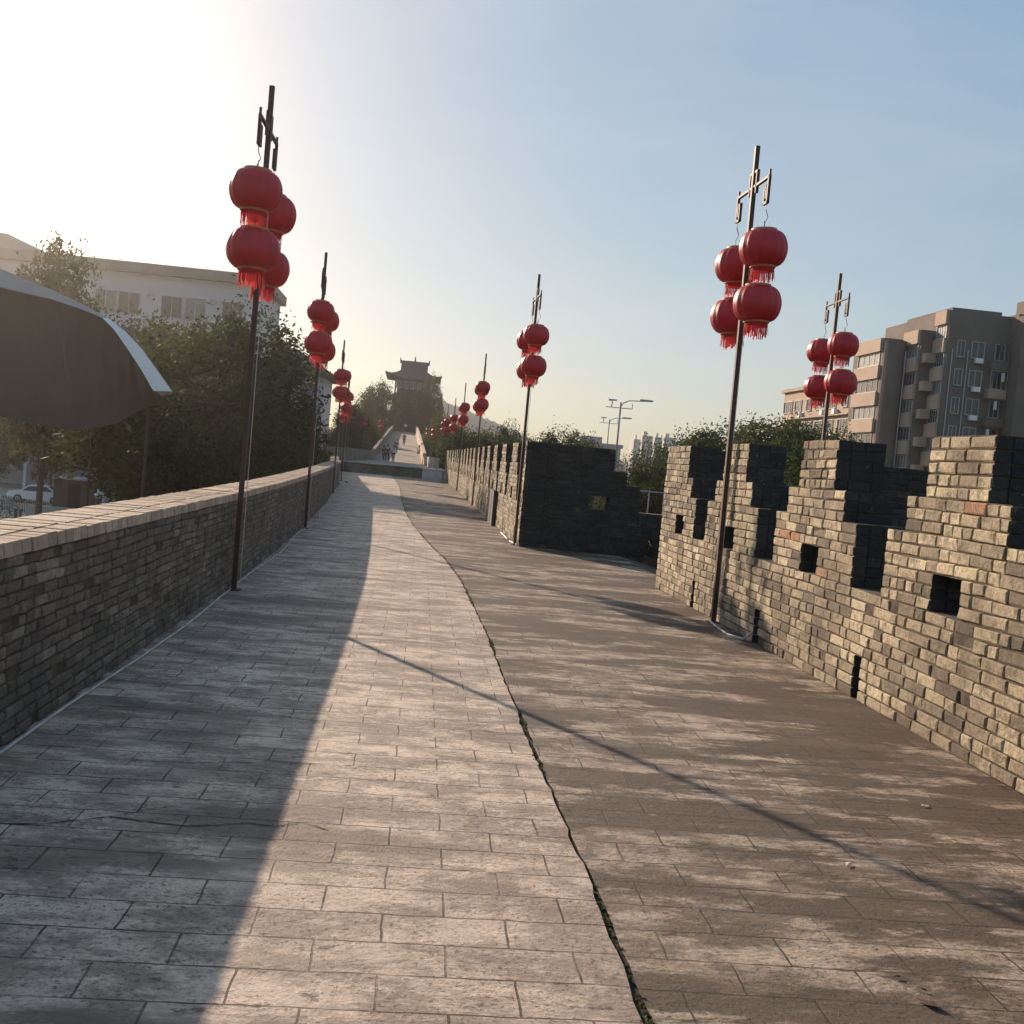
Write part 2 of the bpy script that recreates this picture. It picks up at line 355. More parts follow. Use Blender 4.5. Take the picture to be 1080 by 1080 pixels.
def course(mb, P, side, a, b, c, T, rnd, zb=0, jambs=(True, True), long=.25, rough=1.0):
    z0 = zb+c*CH; z1 = z0+CH
    g = .0048
    # mortar core
    n = max(1, int((b-a)/1.2)); ia = .014 if jambs[0] else 0; ib = .014 if jambs[1] else 0
    for k in range(n):
        u0 = a+ia+(b-a-ia-ib)*k/n; u1 = a+ia+(b-a-ia-ib)*(k+1)/n
        p = [P(u0,.013,z0,side),P(u1,.013,z0,side),P(u1,T,z0,side),P(u0,T,z0,side),P(u0,.013,z1-.002,side),P(u1,.013,z1-.002,side),P(u1,T,z1-.002,side),P(u0,T,z1-.002,side)]
        mb.hexa(p, 1)
    s = a; first = True
    while s < b-.02:
        L = long*rnd.uniform(.85, 1.15) if rnd.random() < .68 else long*.5*rnd.uniform(.85, 1.2)
        if first and c % 2: L = long*.5
        first = False
        if b-(s+L) < .09: L = b-s
        if L > long*1.35: L *= .5
        off = rnd.uniform(-.005, .006)*rough
        r = rnd.random()
        if r < .035*rough: off += .018
        gg = g*rnd.uniform(.8, 1.9)
        brick(mb, P, side, s+(gg if s > a else 0), s+L-(gg if s+L < b-1e-4 else 0), 0, .115, z0+g*rnd.uniform(.6,1.7), z1-g*rnd.uniform(.6,1.7), rnd, off, dark='all' if SHADEWALL[0] else (('a' if (s <= a+1e-6 and jambs[0]) else '')+('b' if (s+L >= b-1e-4 and jambs[1]) else '')))
        s += L
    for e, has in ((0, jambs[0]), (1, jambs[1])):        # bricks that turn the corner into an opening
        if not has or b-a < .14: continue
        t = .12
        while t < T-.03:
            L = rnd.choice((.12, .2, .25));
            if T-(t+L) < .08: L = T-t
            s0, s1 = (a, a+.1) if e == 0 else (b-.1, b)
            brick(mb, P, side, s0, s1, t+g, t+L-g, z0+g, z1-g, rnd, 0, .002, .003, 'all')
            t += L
def sub(iv, a, b):
    out = []
    for p, q in iv:
        if b <= p or a >= q: out.append((p, q)); continue
        if a > p+.03: out.append((p, a))
        if b < q-.03: out.append((b, q))
    return out
def crenel_wall(root, pts, side, slots, T=.43, c0=0, mats=None, holes=True, ends=(True, True), seed=1, drains=True, lead=None, long=.25, skip_holes=()):
    """slots = centres of the stepped openings along the path"""
    rnd = random.Random(seed); P, L = polypath(pts); mats = mats or [M['brick'], M['mortar'], M['brick_shaded']]
    edges = [0]+slots+[L]
    body = MB()
    merl = [MB() for _ in range(len(slots)+1)]
    for c in range(c0, 24):
        iv = [(0, L)]
        if c >= 10:
            h = .28 if c < 16 else (.57 if c < 19 else .83)
            for s in slots: iv = sub(iv, s-h, s+h)
        if drains and c < 4:
            for s in slots: iv = sub(iv, s-.07, s+.07)
        if holes and 10 <= c < 13:
            for k, (a, b) in enumerate(zip(edges, edges[1:])):
                if b-a > 1.9 and k not in skip_holes: mid = (a+b)/2; iv = sub(iv, mid-.2, mid+.2)
        for a, b in iv:
            mid = (a+b)/2; k = sum(1 for s in slots if s < mid)
            j = (ends[0] if a < .01 else True, ends[1] if b > L-.01 else True)
            course(body if c < 10 else merl[k], P, side, a, b, c, T, rnd, 0, j, long)
        
    body.build('wall_body', mats, root)
    for q in merl:
        if q.f: q.build('merlon', mats, root)
    return P

# right, near: parapet along the walkway, end at Y = 15.1
wx = 3.52
r = tag(empty('battlement_wall', (0,0,0)), 'nearest crenellated grey-tan brick battlement on the right, with stepped notches and square loopholes', 'battlement')
crenel_wall(r, [(wx, 15.12), (wx, -4.5)], -1, [15.12-y for y in (13.03, 10.5, 8.0, 5.5, 3.0, .5, -2.0)], seed=3, long=.27)
# right, far
r = tag(empty('battlement_wall', (0,0,0)), 'long crenellated brick battlement receding along the right of the walkway towards the tower', 'battlement')
P, L = polypath([(2.0,20.5),(1.95,30),(1.93,44),(1.85,60),(1.6,71)])
crenel_wall(r, [(1.6,71),(1.85,60),(1.93,44),(1.95,30),(2.0,20.5)], -1, [71-20.5-d for d in sorted([1.05+2.82*i for i in range(17)], reverse=True)], seed=5, long=.3)
SHADEWALL[0] = True  # bastion walls: their shade is painted into the brick colour
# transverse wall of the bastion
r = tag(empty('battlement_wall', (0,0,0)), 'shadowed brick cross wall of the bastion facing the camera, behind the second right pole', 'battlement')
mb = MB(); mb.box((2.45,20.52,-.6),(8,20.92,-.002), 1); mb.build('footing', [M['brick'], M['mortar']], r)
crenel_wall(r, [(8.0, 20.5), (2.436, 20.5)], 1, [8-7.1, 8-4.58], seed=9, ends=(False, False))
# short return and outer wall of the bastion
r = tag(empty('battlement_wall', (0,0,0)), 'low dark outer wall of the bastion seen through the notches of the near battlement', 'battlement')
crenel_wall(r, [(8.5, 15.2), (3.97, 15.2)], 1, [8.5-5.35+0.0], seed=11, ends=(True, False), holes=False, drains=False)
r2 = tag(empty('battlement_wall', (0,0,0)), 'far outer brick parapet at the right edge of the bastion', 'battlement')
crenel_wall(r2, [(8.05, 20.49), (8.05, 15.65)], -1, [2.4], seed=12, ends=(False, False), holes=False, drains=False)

SHADEWALL[0] = False
# left parapet
lp = [(-1.92,-5),(-1.9,5),(-1.93,11.4),(-2.0,15.6),(-2.17,20.6),(-2.6,30.8),(-3.05,38.4),(-3.42,46),(-4.3,56),(-5.65,73.6)]
root = tag(empty('parapet_wall', (0,0,0)), 'low brick parapet along the left edge of the walkway with flat sunlit coping', 'parapet')
rnd = random.Random(21); P, L = polypath(lp)
mb = MB(); cp = MB()
CH = .0628            # thinner bricks in the left parapet
for c in range(0, 15):
    s = 0
    course(mb, P, -1, 0, L, c, .42, rnd, 0, (False, True), .21, .8)
s = 0; zt = 15*CH
while s < L:
    d = .125*rnd.uniform(.92, 1.08); z1 = zt+.075+rnd.uniform(-.004, .004)
    for t0, t1 in ((-.012, .13), (.142, .44)):
        q = rnd.uniform(-.006, .006); bvv = rnd.random()
        a, b = s+.005, s+d-.004
        p = [P(a,t0+q,zt+.004,-1),P(b,t0+q,zt+.004,-1),P(b,t1,zt+.004,-1),P(a,t1,zt+.004,-1),P(a+.004,t0+q+.006,z1,-1),P(b-.004,t0+q+.006,z1,-1),P(b-.004,t1-.004,z1,-1),P(a+.004,t1-.004,z1,-1)]
        cp.hexa(p, 0, bvv)
    s += d
nn = 80
for k in range(nn):
    a, b = L*k/nn, L*(k+1)/nn
    cp.hexa([P(a,.01,zt+.001,-1),P(b,.01,zt+.001,-1),P(b,.42,zt+.001,-1),P(a,.42,zt+.001,-1),P(a,.01,zt+.06,-1),P(b,.01,zt+.06,-1),P(b,.42,zt+.06,-1),P(a,.42,zt+.06,-1)], 1)
mb.build('wall_body', [M['brick_left'], M['mortar']], root)
cp.build('coping', [M['coping'], M['mortar']], root)

# ------------------------------------------------------------------ ground, rampart, walkway
def sheet(name, pts, z, mat, kind='structure'):
    mb = MB(); mb.add([(x, y, z) for x, y in pts], [tuple(range(len(pts)))]); o = mb.build(name, mat); tag(o, kind=kind); return o
sheet('ground', [(-950,-300),(950,-300),(950,1000),(-950,1000)], -5, M['grass'])
sheet('road', [(11,-60),(26,-60),(40,420),(22,420)], -4.992, M['asphalt'])
sheet('plaza', [(-75,30),(-9,30),(-14,110),(-75,110)], -4.994, M['plaza'])
# rampart mass below the walkway
mb = MB()
lx = lp
def prism(mb, left, right, z0, z1):
    n = len(left); v = [(x,y,z0) for x,y in left]+[(x,y,z0) for x,y in right]+[(x,y,z1) for x,y in left]+[(x,y,z1) for x,y in right]
    fs = []
    for i in range(n-1):
        fs += [(i, n+i, n+i+1, i+1)[::-1] if False else (i, i+1, n+i+1, n+i), (2*n+i, 3*n+i, 3*n+i+1, 2*n+i+1), (i, 2*n+i, 2*n+i+1, i+1), (n+i, n+i+1, 3*n+i+1, 3*n+i)]
    fs += [(0, n, 3*n, 2*n), (n-1, 3*n-1, 4*n-1, 2*n-1)[::-1]]
    mb.add(v, fs)
prism(mb, [(x-.44, y) for x, y in lp], [(2.4 if y > 20.9 else 3.95, y) for x, y in lp], -5.2, -.02)
mb.box((3.9,15.2,-5.2),(8.5,20.93,-.62))
rp = mb.build('rampart', M['rampart']); tag(rp, 'brick city wall mass that carries the walkway above the street', 'city wall')
crk = [(.8,-5),(.8,0),(.82,2.2),(.80,3.0),(.812,3.35),(.80,3.66),(.812,4.0),(.79,4.44),(.79,5.0),(.768,5.91),(.768,6.8),(.745,8.02),(.75,9.5),(.71,11.56),(.66,14),(.51,16.72),(.32,18.9),(.14,21.25),(-.1,25),(-.31,29.4),(-.6,38),(-.86,48.9),(-1.3,60),(-1.9,73.6)]
fine = []
rr = random.Random(4)
for a, b in zip(crk, crk[1:]):
    n = max(1, int((b[1]-a[1])/.09))
    for k in range(n):
        u = k/n; amp = .006
        fine.append((a[0]+(b[0]-a[0])*u+rr.uniform(-amp, amp), a[1]+(b[1]-a[1])*u))
fine.append(crk[-1])
gw = lambda y: (.003+.008*max(0, math.sin(y*2.1+1)+.4*math.sin(y*7))+rr.uniform(0, .008)) * (1 if y < 12 else 1.3)
Lf = [(x-gw(y), y) for x, y in fine]; Rf = [(x+gw(y), y) for x, y in fine]
def lxat(y):
    for a, b in zip(lp, lp[1:]):
        if a[1] <= y <= b[1]: return a[0]+(b[0]-a[0])*(y-a[1])/(b[1]-a[1])
    return lp[-1][0]
def strip(name, A, B, z, mat):
    n = len(A); mb = MB(); v = [(x, y, z) for x, y in A]+[(x, y, z) for x, y in B]
    mb.add(v, [(i, n+i, n+i+1, i+1) for i in range(n-1)]); return mb.build(name, mat)
tag(strip('walkway', [(lxat(y)-.05, y) for x, y in fine], Lf, 0, M['pave_light']), kind='structure')
tag(strip('walkway', Rf, [((3.6 if y < 15.3 else 3.95) if y < 20.62 else 2.05, y) for x, y in fine], 0, M['pave_dark']), kind='structure')
tag(strip('walkway_joint', [(x-.06, y) for x, y in fine], [(x+.06, y) for x, y in fine], -.012, M['crack']), kind='structure')
# bastion floor slopes gently down
mb = MB(); mb.add([(3.93,15.1,.0),(3.93,20.6,.0),(4.9,20.6,-.22),(4.9,15.1,-.1),(8.2,20.6,-.4),(8.2,15.1,-.4)], [(0,3,2,1),(3,5,4,2)])
tag(mb.build('bastion_floor', M['pave_dark']), kind='structure')
# moss in the joint
mb = MB(); rm = random.Random(5)
def tuft(mb, x, y, z, r, h, n, rnd):
    for _ in range(n):
        a = rnd.uniform(0, 6.28); rr_ = r*rnd.random(); px, py = x+math.cos(a)*rr_, y+math.sin(a)*rr_*1.5
        s_ = rnd.uniform(.003, .008); q = rnd.uniform(0, 6.28); hh = h*rnd.uniform(.3, 1)
        dx, dy = math.cos(q)*s_, math.sin(q)*s_
        mb.add([(px-dx, py-dy, z), (px+dx, py+dy, z+.002), (px+dx*.5+dy, py+dy*.5-dx, z+hh), (px-dx*.5+dy, py-dy*.5-dx, z+hh*.8)], [(0,1,2,3)], 0, rnd.random())
for x, y in fine:
    if 1.5 < y < 12:
        dens = max(0, math.sin(y*2.1+1)*.7+.5*math.sin(y*7)+.1)
        if dens < .12: continue
        for _ in range(int(2*dens)+1): tuft(mb, x+rm.uniform(-.012,.012)*dens, y+rm.uniform(-.05,.05), -.004, .012*dens+.003, .011, 16, rm)
    elif y < 22 and rm.random() < .6: tuft(mb, x, y, -.004, .02, .018, 8, rm)
tag(mb.build('moss', M['moss']), kind='stuff')
# cracks in the slabs: jagged dark strips
def crackline(pts, w0, name='crack', z=.003, seed=1):
    rn = random.Random(seed); A = []; B = []
    for a, b in zip(pts, pts[1:]):
        n = max(2, int(math.dist(a, b)/.03))
        for k in range(n):
            u = k/n; x = a[0]+(b[0]-a[0])*u; y = a[1]+(b[1]-a[1])*u+rn.uniform(-.006, .006); ww = w0*rn.uniform(.25, 1)
            A.append((x, y-ww)); B.append((x, y+ww))
    A.append(pts[-1]); B.append((pts[-1][0], pts[-1][1]+.001))
    o = strip(name, A, B, z, M['crack']); tag(o, kind='structure'); return o
def gp(x, y):
    r_ = fw + rt*((x-540)/F) - up*((y-540)/F); t_ = -EYE/r_.z; return (r_.x*t_, r_.y*t_)
crackline([gp(*q) for q in [(-40,868),(40,870),(75,866),(115,862),(160,868),(200,872),(262,869),(290,872),(318,868),(348,876)]], .006, seed=2)
crackline([gp(*q) for q in [(140,802),(200,805),(290,804),(340,807)]], .004, seed=3)
crackline([gp(*q) for q in [(115,862),(150,855),(190,850),(210,845)]], .003, seed=6)
crackline([gp(*q) for q in [(355,575),(420,590),(470,594),(560,606),(620,622)]], .012, seed=7)
crackline([gp(*q) for q in [(380,668),(420,673),(460,676),(520,672)]], .006, seed=8)

# ------------------------------------------------------------------ white cables
def cable(name, pts, rad, label, mat='cable', n=6):
    mb = MB(); mb.tube(pts, rad, n); o = mb.build(name, M[mat], None, True); tag(o, label, 'cable'); return o
pts = []
y = -4.0
rc = random.Random(2)
while y < 46:
    pts.append((lxat(y)+.06+.025*math.sin(y*.9)+rc.uniform(-.004,.004)+(.12*math.exp(-((y-23)/2)**2)), y, .012)); y += .35
cable('cable', pts, .009, 'thin white cable lying along the foot of the left parapet')
cable('cable', [(3.42,11.8,.012),(3.38,11.3,.012),(3.36,10.9,.012),(3.45,10.62,.014),(3.5,10.55,.1)], .013, 'short white cable on the paving at the foot of the nearest right pole')
cable('cable', [(2.02,20.5,.02),(1.93,21.6,.015),(1.93,24,.015)], .018, 'white cable at the foot of the second right pole by the wall corner')

# ------------------------------------------------------------------ lanterns and poles
NSEG = 32
def make_lantern():
    root = empty('red_lantern')
    b = MB(); prof = []
    for k in range(15):
        a = -math.pi/2 + math.pi*k/14; cc_ = max(0, math.cos(a)); rr_ = .115+.148*cc_**.8; prof.append((rr_, .19*math.copysign(abs(math.sin(a))**1.1, math.sin(a))))
    b.lathe(prof, NSEG*2, scal=lambda i, k: 1-(.045 if i % 4 == 0 else (.008 if i % 4 in (1,3) else 0)))
    b.build('shell', M['red'], root, True)
    for z0 in (.178, -.206):
        c = MB(); c.lathe([(.112, 0), (.14, 0), (.14, .03), (.112, .03), (.112, 0)], 24, (0,0,z0)); c.build('collar', M['gold'], root)
    f = MB(); rn = random.Random(8); n = 44
    f.lathe([(.125, -.2), (.128, -.245)], 24)
    for i in range(n):
        t = 2*math.pi*i/n; t2 = t+.1; r_ = .127; L = .115*rn.uniform(.7, 1.15); r3 = r_*rn.uniform(.92, 1.16)
        sh = rn.uniform(-.03,.03)
        f.add([(math.cos(t)*r_, math.sin(t)*r_, -.24), (math.cos(t2)*r_, math.sin(t2)*r_, -.24), (math.cos(t2+sh)*r3, math.sin(t2+sh)*r3, -.24-L), (math.cos(t+sh)*r3, math.sin(t+sh)*r3, -.24-L)], [(0,1,2,3)])
    f.build('fringe', M['fringe'], root)
    wr = MB(); wr.tube([(0,0,.2),(0,0,.3)], .004, 4); wr.lathe([(.12,.2),(.005,.215)], 12); wr.build('hanger', M['blackcable'], root)
    return root
def make_pole():
    root = empty('lantern_pole')
    s = MB(); s.box((-.025,-.025,0),(.025,.025,5.33)); s.box((-.07,-.07,0),(.07,.07,.012)); s.build('shaft', M['pole'], root)
    a = MB(); q = .017
    a.box((-q,-.5,4.86),(q,.5,4.886)); a.box((-q,-.12,4.79),(q,-.094,5.02)); a.box((-q,.094,4.79),(q,.12,5.02)); a.box((-q,-.12,5.02),(q,.12,5.046))
    a.build('crossbar', M['pole'], root)
    for sg in (-1, 1):
        f = MB(); Y0 = .5*sg
        pts = [(0,Y0,4.873),(0,Y0,4.60),(0,Y0-.1*sg,4.60),(0,Y0-.1*sg,4.78),(0,Y0-.045*sg,4.78),(0,Y0-.045*sg,4.66)]
        for p0, p1 in zip(pts, pts[1:]):
            lo = [min(p0[i], p1[i])-.015 for i in range(3)]; hi = [max(p0[i], p1[i])+.015 for i in range(3)]; f.box(lo, hi)
        f.box((-.011,Y0-.011,4.87),(.011,Y0+.011,4.95))
        f.build('scroll_end', M['pole'], root)
        wv = MB(); yy = Y0*.95
        wv.tube([(0,Y0-.05*sg,4.6),(0,Y0-.03*sg,4.53),(.03,yy,4.45),(0,yy,4.38),(0,yy,4.32)], .005, 4)
        wv.build('hanging_wire', M['blackcable'], root)
    c = MB(); c.tube([(.05,.04,.05),(.05,.04,4.4)], .0045, 5); c.build('power_cord', M['cable'], root)
    return root
protoL, protoP = make_lantern(), make_pole()
usedL = usedP = False
rl = random.Random(77)
def plant_pole(x, y, z, h, desc, lean=0.0):
    global usedL, usedP
    if not usedP: p = protoP; usedP = True
    else: p = copy_tree(protoP)
    p.location = (x, y, z); p.rotation_euler = (rl.uniform(-.006,.006), lean+rl.uniform(-.006,.006), rl.uniform(-.05,.05)); p.scale = (1,1,h)
    tag(p, 'thin dark brown lantern pole, '+desc, 'lantern pole', 'lantern poles along the walkway')
    for sg, nm in ((-1, 'nearer'), (1, 'farther')):
        dz = rl.uniform(-.03,.03)
        for k, zz in ((0, 4.11), (1, 3.52)):
            if not usedL: l = protoL; usedL = True
            else: l = copy_tree(protoL)
            l.location = (x+lean*zz+rl.uniform(-.02,.02), y+sg*.475+rl.uniform(-.02,.02), z+zz*h+dz)
            l.rotation_euler = (rl.uniform(-.05,.05), rl.uniform(-.05,.05), rl.uniform(0, 6.28))
            s_ = rl.uniform(.97,1.03); l.scale = (s_,s_,s_)
            tag(l, '%s red lantern, %s arm, %s' % ('upper' if k == 0 else 'lower', nm, desc), 'lantern', 'red lanterns hung on the poles')
poles = [(-1.85,11.39,0,.985,'nearest pole at the left parapet'),(-2.1,20.6,0,.985,'second pole along the left parapet'),
 (-2.98,37.6,0,1,'third pole along the left parapet'),(-3.8,52.3,0,1,'fourth pole along the left parapet'),
 (3.46,11.82,0,1.01,'nearest pole at the right battlement'),(6.76,17.65,-.3,1.05,'pole inside the bastion'),
 (1.97,20.94,0,1,'pole at the far battlement corner'),(1.88,34.2,0,1,'second pole of the far battlement'),
 (1.86,43.6,0,1,'third pole of the far battlement'),(1.78,60.0,0,1,'fourth pole of the far battlement'),(1.55,69,0,1,'last far battlement pole by the white box')]
# pole heights seen in the photograph put the upper row at these spots
poles[7] = (1.9,37.4,0,1,poles[7][4]); poles[8] = (1.86,52.6,0,1,poles[8][4]); poles[9] = (1.8,66.5,0,1,poles[9][4]); poles[10] = (1.6,76,0,1,poles[10][4])
poles += [(-4.95,66,0,1,'fifth left pole, before the step'),(-6.3,90,.6,1,'sixth left pole, on the raised platform'),(-6.0,108,.6,1,'seventh left pole, near the walkers'),
 (-5.0,126,.9,1,'eighth left pole, at the ramp foot'),(1.7,95,.6,.95,'first pole right of the platform'),(1.1,122,.6,.95,'second pole right of the platform'),(.5,140,1.2,.9,'last right pole, at the ramp foot')]
for p in poles: plant_pole(*p)

# ------------------------------------------------------------------ step, raised platform, ramp
mb = MB(); mb.box((-5.9,73.7,-.02),(.3,74.1,.66)); mb.build('platform_step', M['rampart']); tag(bpy.data.objects['platform_step'], kind='structure')
mb = MB(); mb.box((-5.95,73.62,.66),(.34,74.1,.72)); tag(mb.build('platform_edge', M['concrete']), kind='structure')
mb = MB(); mb.hexa([(-8,74.1,-5),(2.4,74.1,-5),(1,118,-5),(-6.5,118,-5),(-8,74.1,.62),(2.4,74.1,.62),(1,118,.62),(-6.5,118,.62)])
mb.hexa([(-6.5,118,-5),(1,118,-5),(-.9,190,-5),(-5.4,190,-5),(-6.5,118,.62),(1,118,.62),(-.9,190,5.4),(-5.4,190,5.4)])
mb.hexa([(-5.4,190,-5),(-.9,190,-5),(4,240,-5),(-12,240,-5),(-5.4,190,5.4),(-.9,190,5.4),(4,240,5.4),(-12,240,5.4)])
tag(mb.build('ramp', M['ramp']), kind='structure')
def lowwall(name, pts, h, t, label, mat):
    mb = MB()
    for (a, b) in zip(pts, pts[1:]):
        mb.hexa([(a[0],a[1],a[2]),(b[0],b[1],b[2]),(b[0]+t,b[1],b[2]),(a[0]+t,a[1],a[2]),(a[0],a[1],a[2]+h),(b[0],b[1],b[2]+h),(b[0]+t,b[1],b[2]+h),(a[0]+t,a[1],a[2]+h)])
    return tag(mb.build(name, mat), label, 'parapet')
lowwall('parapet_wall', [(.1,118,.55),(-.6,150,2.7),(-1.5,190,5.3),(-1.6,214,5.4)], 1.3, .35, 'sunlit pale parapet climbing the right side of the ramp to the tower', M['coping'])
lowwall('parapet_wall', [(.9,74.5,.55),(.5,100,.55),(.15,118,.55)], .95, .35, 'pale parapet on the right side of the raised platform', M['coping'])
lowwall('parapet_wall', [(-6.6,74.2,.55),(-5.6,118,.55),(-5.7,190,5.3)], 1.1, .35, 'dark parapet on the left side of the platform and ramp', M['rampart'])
# white box on the right of the step
mb = MB(); mb.box((.12,66.6,0),(1.35,67.3,.74)); mb.box((.06,66.54,.74),(1.41,67.36,.8)); o = mb.build('planter_box', M['planter']); tag(o, 'pale white box standing on the walkway beside the dark step', 'planter')
# grey slab leaning at the foot of the far battlement
mb = MB(); mb.box((1.865,26.5,0),(1.945,28.0,.86)); mb.box((1.85,26.45,.86),(1.945,28.05,.885)); mb.box((1.858,27.22,.06),(1.865,27.25,.8))
o = mb.build('meter_cabinet', M['darkgrey']); tag(o, 'flat dark grey cabinet against the foot of the far battlement', 'cabinet')

# ------------------------------------------------------------------ trees
def crown_mesh(name, mat, rx, rz, clumps, per, lf, seed, squash=1.0, spiky=False):
    rn = random.Random(seed); mb = MB()
    for c in range(clumps):
        while True:
            p = Vector((rn.uniform(-1,1), rn.uniform(-1,1), rn.uniform(-1,1)))
            if .35 < p.length < 1: break
        cr = rn.uniform(.16, .36); cc = Vector((p.x*rx, p.y*rx, p.z*rz)); tone = rn.random()*.6
        for _ in range(per):
            d = Vector((rn.gauss(0,1), rn.gauss(0,1), rn.gauss(0,1))).normalized()*(rn.random()**.45)*cr
            q = cc+Vector((d.x*rx, d.y*rx, d.z*rz*.8))
            s_ = lf*rn.uniform(.45, 1.6)
            u = Vector((rn.gauss(0,1), rn.gauss(0,1), rn.gauss(0,.6))).normalized(); v = u.cross(Vector((rn.gauss(0,1), rn.gauss(0,1), rn.gauss(0,1)))).normalized()
            a, b = u*s_, v*s_*.45
            mb.add([q-a, q+b, q+a, q-b], [(0,1,2,3)], 0, min(1, max(0, tone+rn.uniform(-.1,.4))))
    # stray twigs that break the outline
    for c in range(clumps//2):
        t_ = rn.uniform(0, 6.28); ph = rn.uniform(-.3, 1.4); d = Vector((math.cos(t_)*math.cos(ph), math.sin(t_)*math.cos(ph), math.sin(ph)))
        base = Vector((d.x*rx, d.y*rx, d.z*rz))*rn.uniform(.85, 1.12)
        for _ in range(per//5):
            q = base+Vector((rn.gauss(0,.09)*rx, rn.gauss(0,.09)*rx, rn.gauss(0,.1)*rz)); s_ = lf*rn.uniform(.6,1.2)
            u = Vector((rn.gauss(0,1), rn.gauss(0,1), rn.gauss(0,1))).normalized(); v = u.cross(Vector((rn.gauss(0,1), rn.gauss(0,1), rn.gauss(0,1)))).normalized()
            a, b = u*s_, v*s_*.45; mb.add([q-a, q+b, q+a, q-b], [(0,1,2,3)], 0, rn.random())
    return mb.mesh(name, mat)
def trunk_mesh(name, h, rx, rz, seed):
    rn = random.Random(seed); mb = MB()
    mb.tube([(0,0,0),(.1,.05,h*.35),(0,.1,h*.65),(.05,0,h*.95)], [.22,.17,.12,.05], 8)
    for i in range(9):
        t_ = rn.uniform(0, 6.28); z0 = h*rn.uniform(.35,.75)
        e = Vector((math.cos(t_)*rx*.7, math.sin(t_)*rx*.7, z0+rz*rn.uniform(.2,.8))); s0 = Vector((.05,.05,z0)); mid = s0.lerp(e,.5)+Vector((0,0,-.2))
        mb.tube([s0, mid, e], [.09,.06,.02], 5)
    return mb.mesh(name, M['bark'])
# unit tree kinds: total height 10, crown centre 6.6
KINDS = {}
for k, (mat, rx, rz, cl, per, lf, sd) in dict(broad=(M['leaf'],3.6,3.9,105,190,.125,1), olive=(M['leaf2'],3.2,4.1,95,190,.12,2), bush=(M['leaf'],3.9,4.6,115,190,.13,3), feathery=(M['leaf3'],3.0,4.0,85,190,.11,4)).items():
    KINDS[k] = (crown_mesh('crown', mat, rx, rz, cl, per, lf, sd), trunk_mesh('trunk', 9.2, rx, rz, sd), 10-rz)
def tree(kind, x, y, top, w=1.0, base=-5, label='', group=None, low=1.0):
    cm, tm, cz = KINDS[kind]; h = (top-base)/10.6
    t = empty('tree', (x, y, base), random.Random(int(x*7+y*3)).uniform(0, 6.28)); t.scale = (h*w, h*w, h)
    c = bpy.data.objects.new('crown', cm); COL.objects.link(c); c.parent = t; c.location = (0, 0, cz+.6)
    k = bpy.data.objects.new('trunk', tm); COL.objects.link(k); k.parent = t
    tag(t, label, 'tree', group); return t
def tree_px(kind, px, py, Y, w, label, group, base=-5):
    p = at(px, py, Y); x = p.x; rad = {'broad':3.6,'olive':3.2,'bush':3.9,'feathery':3.0}[kind]*(p.z-base)/10.6*w*1.12
    if group == G1 or (group == 'trees in front of the tower' and px < 425 and Y < 190):
        lim = (lxat(Y)-.5 if Y < 73 else (-7.2 if Y < 118 else -6.0)) - rad
        x = min(x, lim)
    return tree(kind, x, Y, p.z, w, base, label, group)
G1 = 'trees beyond the left parapet'
for a in [('olive',60,268,62,.6,'tallest tree left, rising above the white building roofline by the canopy'),
          ('broad',150,345,58,1.0,'bushy tree just right of the white canopy edge'),
          ('olive',205,352,50,1.0,'sunlit olive-green tree below the white building windows'),
          ('feathery',262,338,46,1.0,'tree crown directly behind the nearest left lantern pole'),
          ('bush',300,368,44,1.2,'dark dense tree between the first two left poles'),
          ('bush',240,405,40,1.05,'lower dark tree close behind the left parapet'),
          ('broad',160,420,97,.8,'dark tree under the right tip of the canopy'),
          ('bush',330,425,48,1.1,'dark tree behind the second left pole'),
          ('broad',345,440,58,1.0,'tree beside the hip-roofed house wall'),
          ('bush',375,455,68,1.0,'dark tree where the left parapet ends'),
          ('bush',288,450,38,1.0,'low dark bushy tree hanging against the parapet top'),
          ('broad',60,415,104,.9,'shaded tree behind the parked car'),
          ('bush',0,420,106,1.0,'shaded tree at the left edge under the canopy'),
          ('bush',205,440,60,1.1,'dark tree behind the white block'),
          ('broad',112,400,110,1.0,'dark tree behind the brown kiosk')]:
    tree_px(*a[:5], a[5], G1)
G2 = 'trees in front of the tower'
for a in [('feathery',384,428,120,.6,'pale-topped tree left of the tower, above the fourth left pole'),('broad',401,407,200,.6,'round dark tree against the left of the tower'),
          ('bush',390,425,196,.7,'dark tree left of the round tree beside the tower'),('bush',372,438,160,.9,'wide dark tree left of the walkers'),
          ('broad',395,438,150,.55,'tree overhanging the left side of the ramp'),('bush',405,445,186,.45,'small dark tree at the upper left of the ramp'),
          ('bush',376,455,118,.7,'low dark tree just past the end of the left parapet'),('bush',392,455,135,.5,'smallest dark tree beside the foot of the ramp'),
          ('bush',384,462,100,.55,'dark bush left of the raised platform'),
          ('broad',427,418,210,.35,'slender dark tree before the tower wall, left side'),('broad',456,402,205,.38,'thin tree touching the right tower eave'),
          ('bush',447,424,208,.4,'dark tree before the tower wall, right side'),
          ('olive',470,440,150,.8,'tree right of the ramp parapet'),('bush',462,450,135,.55,'dark bush between ramp and far battlement'),('bush',479,452,118,.7,'dark tree behind the white box')]:
    tree_px(*a[:5], a[5], G2)
G3 = 'trees beyond the far battlement'
